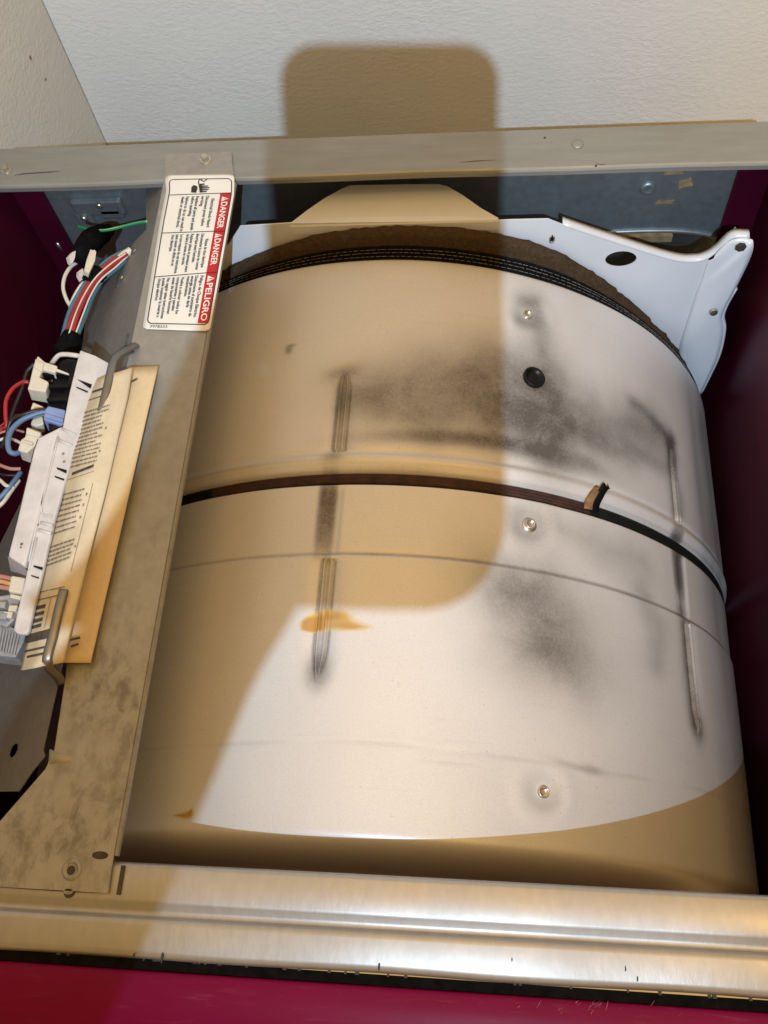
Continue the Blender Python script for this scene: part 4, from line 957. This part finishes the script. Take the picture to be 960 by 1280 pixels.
# ---------------- wires
def wire(label, pts, r_, m, stripe=None, cat='wire', name='wire', k=8):
    P = [at(x, y, z) for x, y, z in pts]; o = MB().tube(P, r_, k, 8).build(name, m, None, True); tag(o, label, cat)
    if stripe: 
        off = np.array([0.35, -0.2, 0.9]); off = off/np.linalg.norm(off)*r_*0.72
        MB().tube([q+off for q in P], r_*0.42, 6, 8).build('stripe', stripe, o, True)
    return o
wire('thick red wire looping past the cream C-shaped connector', [(36, 478, -.012), (28, 478, -.010), (16, 486, -.008), (8, 500, -.008), (7, 518, -.010), (8, 533, -.014), (3, 536, -.016), (-6, 545, -.018)], 0.0017, 'w_red')
wire('thin red wire emerging beside the blue loop', [(38, 517, -.016), (28, 518, -.018), (16, 521, -.020), (4, 530, -.022), (-8, 540, -.024)], 0.0009, 'w_red')
wire('blue grey wire making a loop left of the stepped white connector', [(58, 514, -.004), (44, 518, -.003), (28, 525, -.002), (15, 537, -.001), (10, 552, -.001), (12, 564, -.003), (20, 567, -.006), (28, 562, -.010)], 0.0021, 'w_blue')
wire('black wire running over the blue grey loop', [(60, 512, -.003), (46, 513, -.002), (30, 518, -.001), (14, 526, -.003), (8, 545, -.008), (2, 560, -.014)], 0.0015, 'w_black')
wire('black wire curving down behind the cream C-shaped connector', [(43, 455, -.008), (34, 465, -.010), (28, 485, -.012), (20, 505, -.014), (13, 525, -.014), (11, 545, -.016)], 0.0017, 'w_black')
wire('white wire arching over the black terminal block', [(99, 445, .004), (92, 444, .006), (82, 443, .005), (74, 444, .003), (68, 450, -.001), (64, 456, -.006)], 0.0019, 'w_white')
wire('upper of the two pale wires left of the stepped connector', [(-8, 545, -.016), (4, 540, -.015), (16, 537, -.014), (30, 540, -.012)], 0.0009, 'w_pink')
wire('lower of the two pale wires left of the stepped connector', [(-8, 554, -.016), (6, 548, -.016), (18, 550, -.014), (28, 555, -.012)], 0.0012, 'w_white')
wire('brown pink wire crossing below the blue loop', [(-8, 578, -.022), (4, 583, -.020), (14, 586, -.020), (26, 586, -.022)], 0.0014, 'w_pink')
wire('dark wire just below the brown pink one', [(-8, 590, -.026), (6, 594, -.026), (22, 594, -.028)], 0.0012, 'w_black')
wire('white wire entering from the left edge beside the housing', [(-8, 594, -.022), (2, 602, -.022), (8, 607, -.022), (18, 610, -.026)], 0.0015, 'w_white')
wire('blue wire running down to the left edge beside the housing', [(26, 590, -.026), (16, 604, -.024), (6, 616, -.024), (-8, 630, -.026)], 0.0020, 'w_blue')
wire('cream wire below the blue one at the left edge', [(24, 600, -.028), (14, 614, -.026), (4, 628, -.024), (-8, 638, -.024)], 0.0016, 'w_white')
wire('topmost pink wire entering the lower cream connector', [(-10, 721, -.004), (2, 721, -.004), (16, 724, -.004)], 0.0018, 'w_pink')
wire('orange wire entering the lower cream connector', [(-10, 727, -.003), (2, 727, -.003), (14, 730, -.003)], 0.0016, 'w_orange')
wire('lowest pink wire entering the lower cream connector', [(-10, 733, -.004), (2, 734, -.004), (14, 736, -.004)], 0.0018, 'w_pink')
# bundle at the upper left
ZA = -0.030
def bw(dx, zz): return [(158+dx*0.4, 317+dx*0.5, ZA+zz), (140+dx, 330+dx*0.7, ZA+zz+.002), (121+dx, 347+dx*0.5, ZA+zz+.003), (107+dx*1.2, 368+dx*0.4, ZA+zz+.003), (96+dx*1.5, 392+dx*0.3, ZA+zz+.002), (88+dx*1.4, 416, ZA+zz), (83+dx*1.2, 432, ZA+zz-.004)]
wire('red wire in the middle of the taped bundle by the rear corner', bw(1, .003), 0.0022, 'w_red')
wire('second red wire beside the middle one in the taped bundle', bw(-3, .001), 0.0019, 'w_red')
wire('dark teal wire at the left of the taped bundle', bw(-6, -.001), 0.0021, 'w_teal')
wire('blue wire at the right of the taped bundle', bw(7, -.003), 0.0022, 'w_teal', None)
wire('thin white wire lying over the red ones in the bundle', bw(-1, .0055), 0.0007, 'w_white')
wire('thin white wire along the right side of the bundle', bw(5, .002), 0.0008, 'w_white')
wire('pale pink wire at the outer left of the bundle', [(118, 345, ZA), (106, 352, ZA-.001), (97, 364, ZA-.002), (90, 378, ZA-.003), (87, 392, ZA-.006)], 0.0018, 'w_white')
wire('white wire bowing out left of the taped bundle', [(96, 328, ZA-.002), (88, 334, ZA), (81, 346, ZA), (79, 360, ZA-.001), (83, 374, ZA-.003), (89, 384, ZA-.006)], 0.0017, 'w_white')
wire('green and yellow earth wire across the rear corner', [(184, 277, -.016), (170, 279, -.020), (150, 284, -.026), (130, 288, -.030), (112, 287, -.034), (97, 282.5, -.040)], 0.0014, 'w_green', 'w_yellow')
def wrap(label, a, b, r_, z):
    A = at(*a, z); B = at(*b, z); d = (B-A); n = []
    o = MB().tube([A+d*t for t in np.linspace(0, 1, 7)], [r_*0.94, r_, r_*0.97, r_*1.03, r_*0.96, r_, r_*0.93], 14, 1).build('tape_wrap', 'rubber', None, True); return tag(o, label, 'tape')
wrap('black tape wrapped round the middle of the wire bundle', (126, 340), (112, 355), 0.0088, ZA+.001)
wrap('black tape at the lower end of the wire bundle', (92, 420), (78, 444), 0.0092, ZA-.003)
t_ = connector('spade_connector', 'cream spade connector standing between black boot and bundle', [(113, 311), (116, 312.5), (118, 311.5), (120.5, 314), (119, 325), (111, 342), (105, 338), (108, 325)], -0.016, 0.008, 'cream')
bt_ = thing('rubber_boot', 'black rubber boot on the terminal at the rear corner', 'boot', tuple(at(112, 315, -.07)))
P = [at(128, 292, -.050), at(115, 300, -.034), at(104, 315, -.030), at(97, 330, -.034)]
MB().tube(P, [0.0085, 0.0105, 0.0095, 0.006], 14, 5).build('body', 'rubber', bt_, True)
MB().tube([at(129, 291, -.050), at(136, 288, -.055)], [0.008, 0.006], 12, 2).build('collar', 'rubber', bt_, True)
connector('terminal_flag', 'pale blue terminal flag left of the black boot', [(95, 313), (90, 315), (86, 320), (88, 327), (91, 329), (94, 322)], -0.022, 0.003, 'plastic', (), 'terminal', 0.0005)
connector('terminal_flag', 'second pale blue terminal flag under the cream spade connector', [(99, 338), (104, 335), (106, 345), (103, 350), (99, 343)], -0.026, 0.003, 'plastic', (), 'terminal', 0.0005)
wire('pale cream sleeve where the bundle enters the bracket', [(150, 323, ZA+.002), (156, 318, ZA+.002), (164, 313, ZA+.002)], 0.0035, 'cream')

# ================================================================== the phone that takes the picture and the hand holding it (behind the lens, they cast the shadow)
def cs(a, b, d=0.0): return CAM + RI*a + UP*b - FW*d
ph = thing('phone', 'dark phone held up over the dryer by a hand', 'phone', tuple(cs(-0.019, -0.14, 0.008)))
px0, px1, py0, py1, rc = -0.0540, 0.0165, -0.1440, 0.0140, 0.012
ol = []
for (cx_, cy_, a0) in ((px1-rc, py1-rc, 0), (px0+rc, py1-rc, 90), (px0+rc, py0+rc, 180), (px1-0.022, py0+0.022, 270)):
    rq = 0.022 if a0 == 270 else rc
    for k in range(7): a = math.radians(a0+15*k); ol.append((cx_+rq*math.cos(a), cy_+rq*math.sin(a)))
MB().prism([cs(a, b, 0.004) for a, b in ol], -FW*0.0078).build('body', 'black', ph, False, 0.0010)
ol2 = [((a-(px0+px1)/2)*0.94+(px0+px1)/2, (b-(py0+py1)/2)*0.97+(py0+py1)/2) for a, b in ol]
MB().prism([cs(a, b, 0.0119) for a, b in ol2], -FW*0.0004).build('screen', 'black', ph)
# hand and forearm grown from joints
J = {'elbow': (-0.225, -0.50, 0.10, .040), 'fore': (-0.160, -0.335, 0.055, .035), 'wrist': (-0.098, -0.205, 0.020, .0265), 'palm0': (-0.085, -0.170, 0.016, .027), 'palm1': (-0.076, -0.130, 0.012, .024),
     'th1': (-0.062, -0.160, 0.026, .012), 'th2': (-0.048, -0.140, 0.027, .0098), 'th3': (-0.036, -0.122, 0.024, .0088),
     'i1': (-0.0690, -0.092, 0.008, 0.0130), 'i2': (-0.0605, -0.060, -0.004, .0100), 'i3': (-0.0455, -0.050, -0.005, .0080),
     'm1': (-0.0735, -0.115, 0.004, 0.0125), 'm2': (-0.0620, -0.086, -0.010, .0185), 'm3': (-0.044, -0.096, -0.007, .0078),
     'r1': (-0.0745, -0.132, 0.002, 0.0125), 'r2': (-0.0620, -0.110, -0.011, .0185), 'r3': (-0.044, -0.117, -0.007, .0075),
     'p1': (-0.0735, -0.148, 0.002, 0.012), 'p2': (-0.0640, -0.134, -0.010, .0160), 'p3': (-0.049, -0.137, -0.006, .0065)}
Ed = [('elbow', 'fore'), ('fore', 'wrist'), ('wrist', 'palm0'), ('palm0', 'palm1'), ('palm0', 'th1'), ('th1', 'th2'), ('th2', 'th3'), ('palm1', 'i1'), ('i1', 'i2'), ('i2', 'i3'), ('palm1', 'm1'), ('m1', 'm2'), ('m2', 'm3'), ('palm1', 'r1'), ('r1', 'r2'), ('r2', 'r3'), ('palm0', 'p1'), ('p1', 'p2'), ('p2', 'p3')]
keys = list(J); me = bpy.data.meshes.new('person')
me.from_pydata([tuple(cs(*J[k][:3])) for k in keys], [(keys.index(a), keys.index(b)) for a, b in Ed], [])
bm = bmesh.new(); bm.from_mesh(me); bm.verts.layers.skin.verify(); bm.to_mesh(me); bm.free()
person = bpy.data.objects.new('person', me); COL.objects.link(person); me.materials.append(MT['skin'])
sk = person.modifiers.new('skin', 'SKIN'); sk.use_smooth_shade = True
for i, k in enumerate(keys):
    me.skin_vertices[0].data[i].radius = (J[k][3], J[k][3]); me.skin_vertices[0].data[i].use_root = (k == 'wrist')
sb = person.modifiers.new('sub', 'SUBSURF'); sb.levels = 2; sb.render_levels = 2
tag(person, 'bare hand and forearm holding up the phone', 'person')
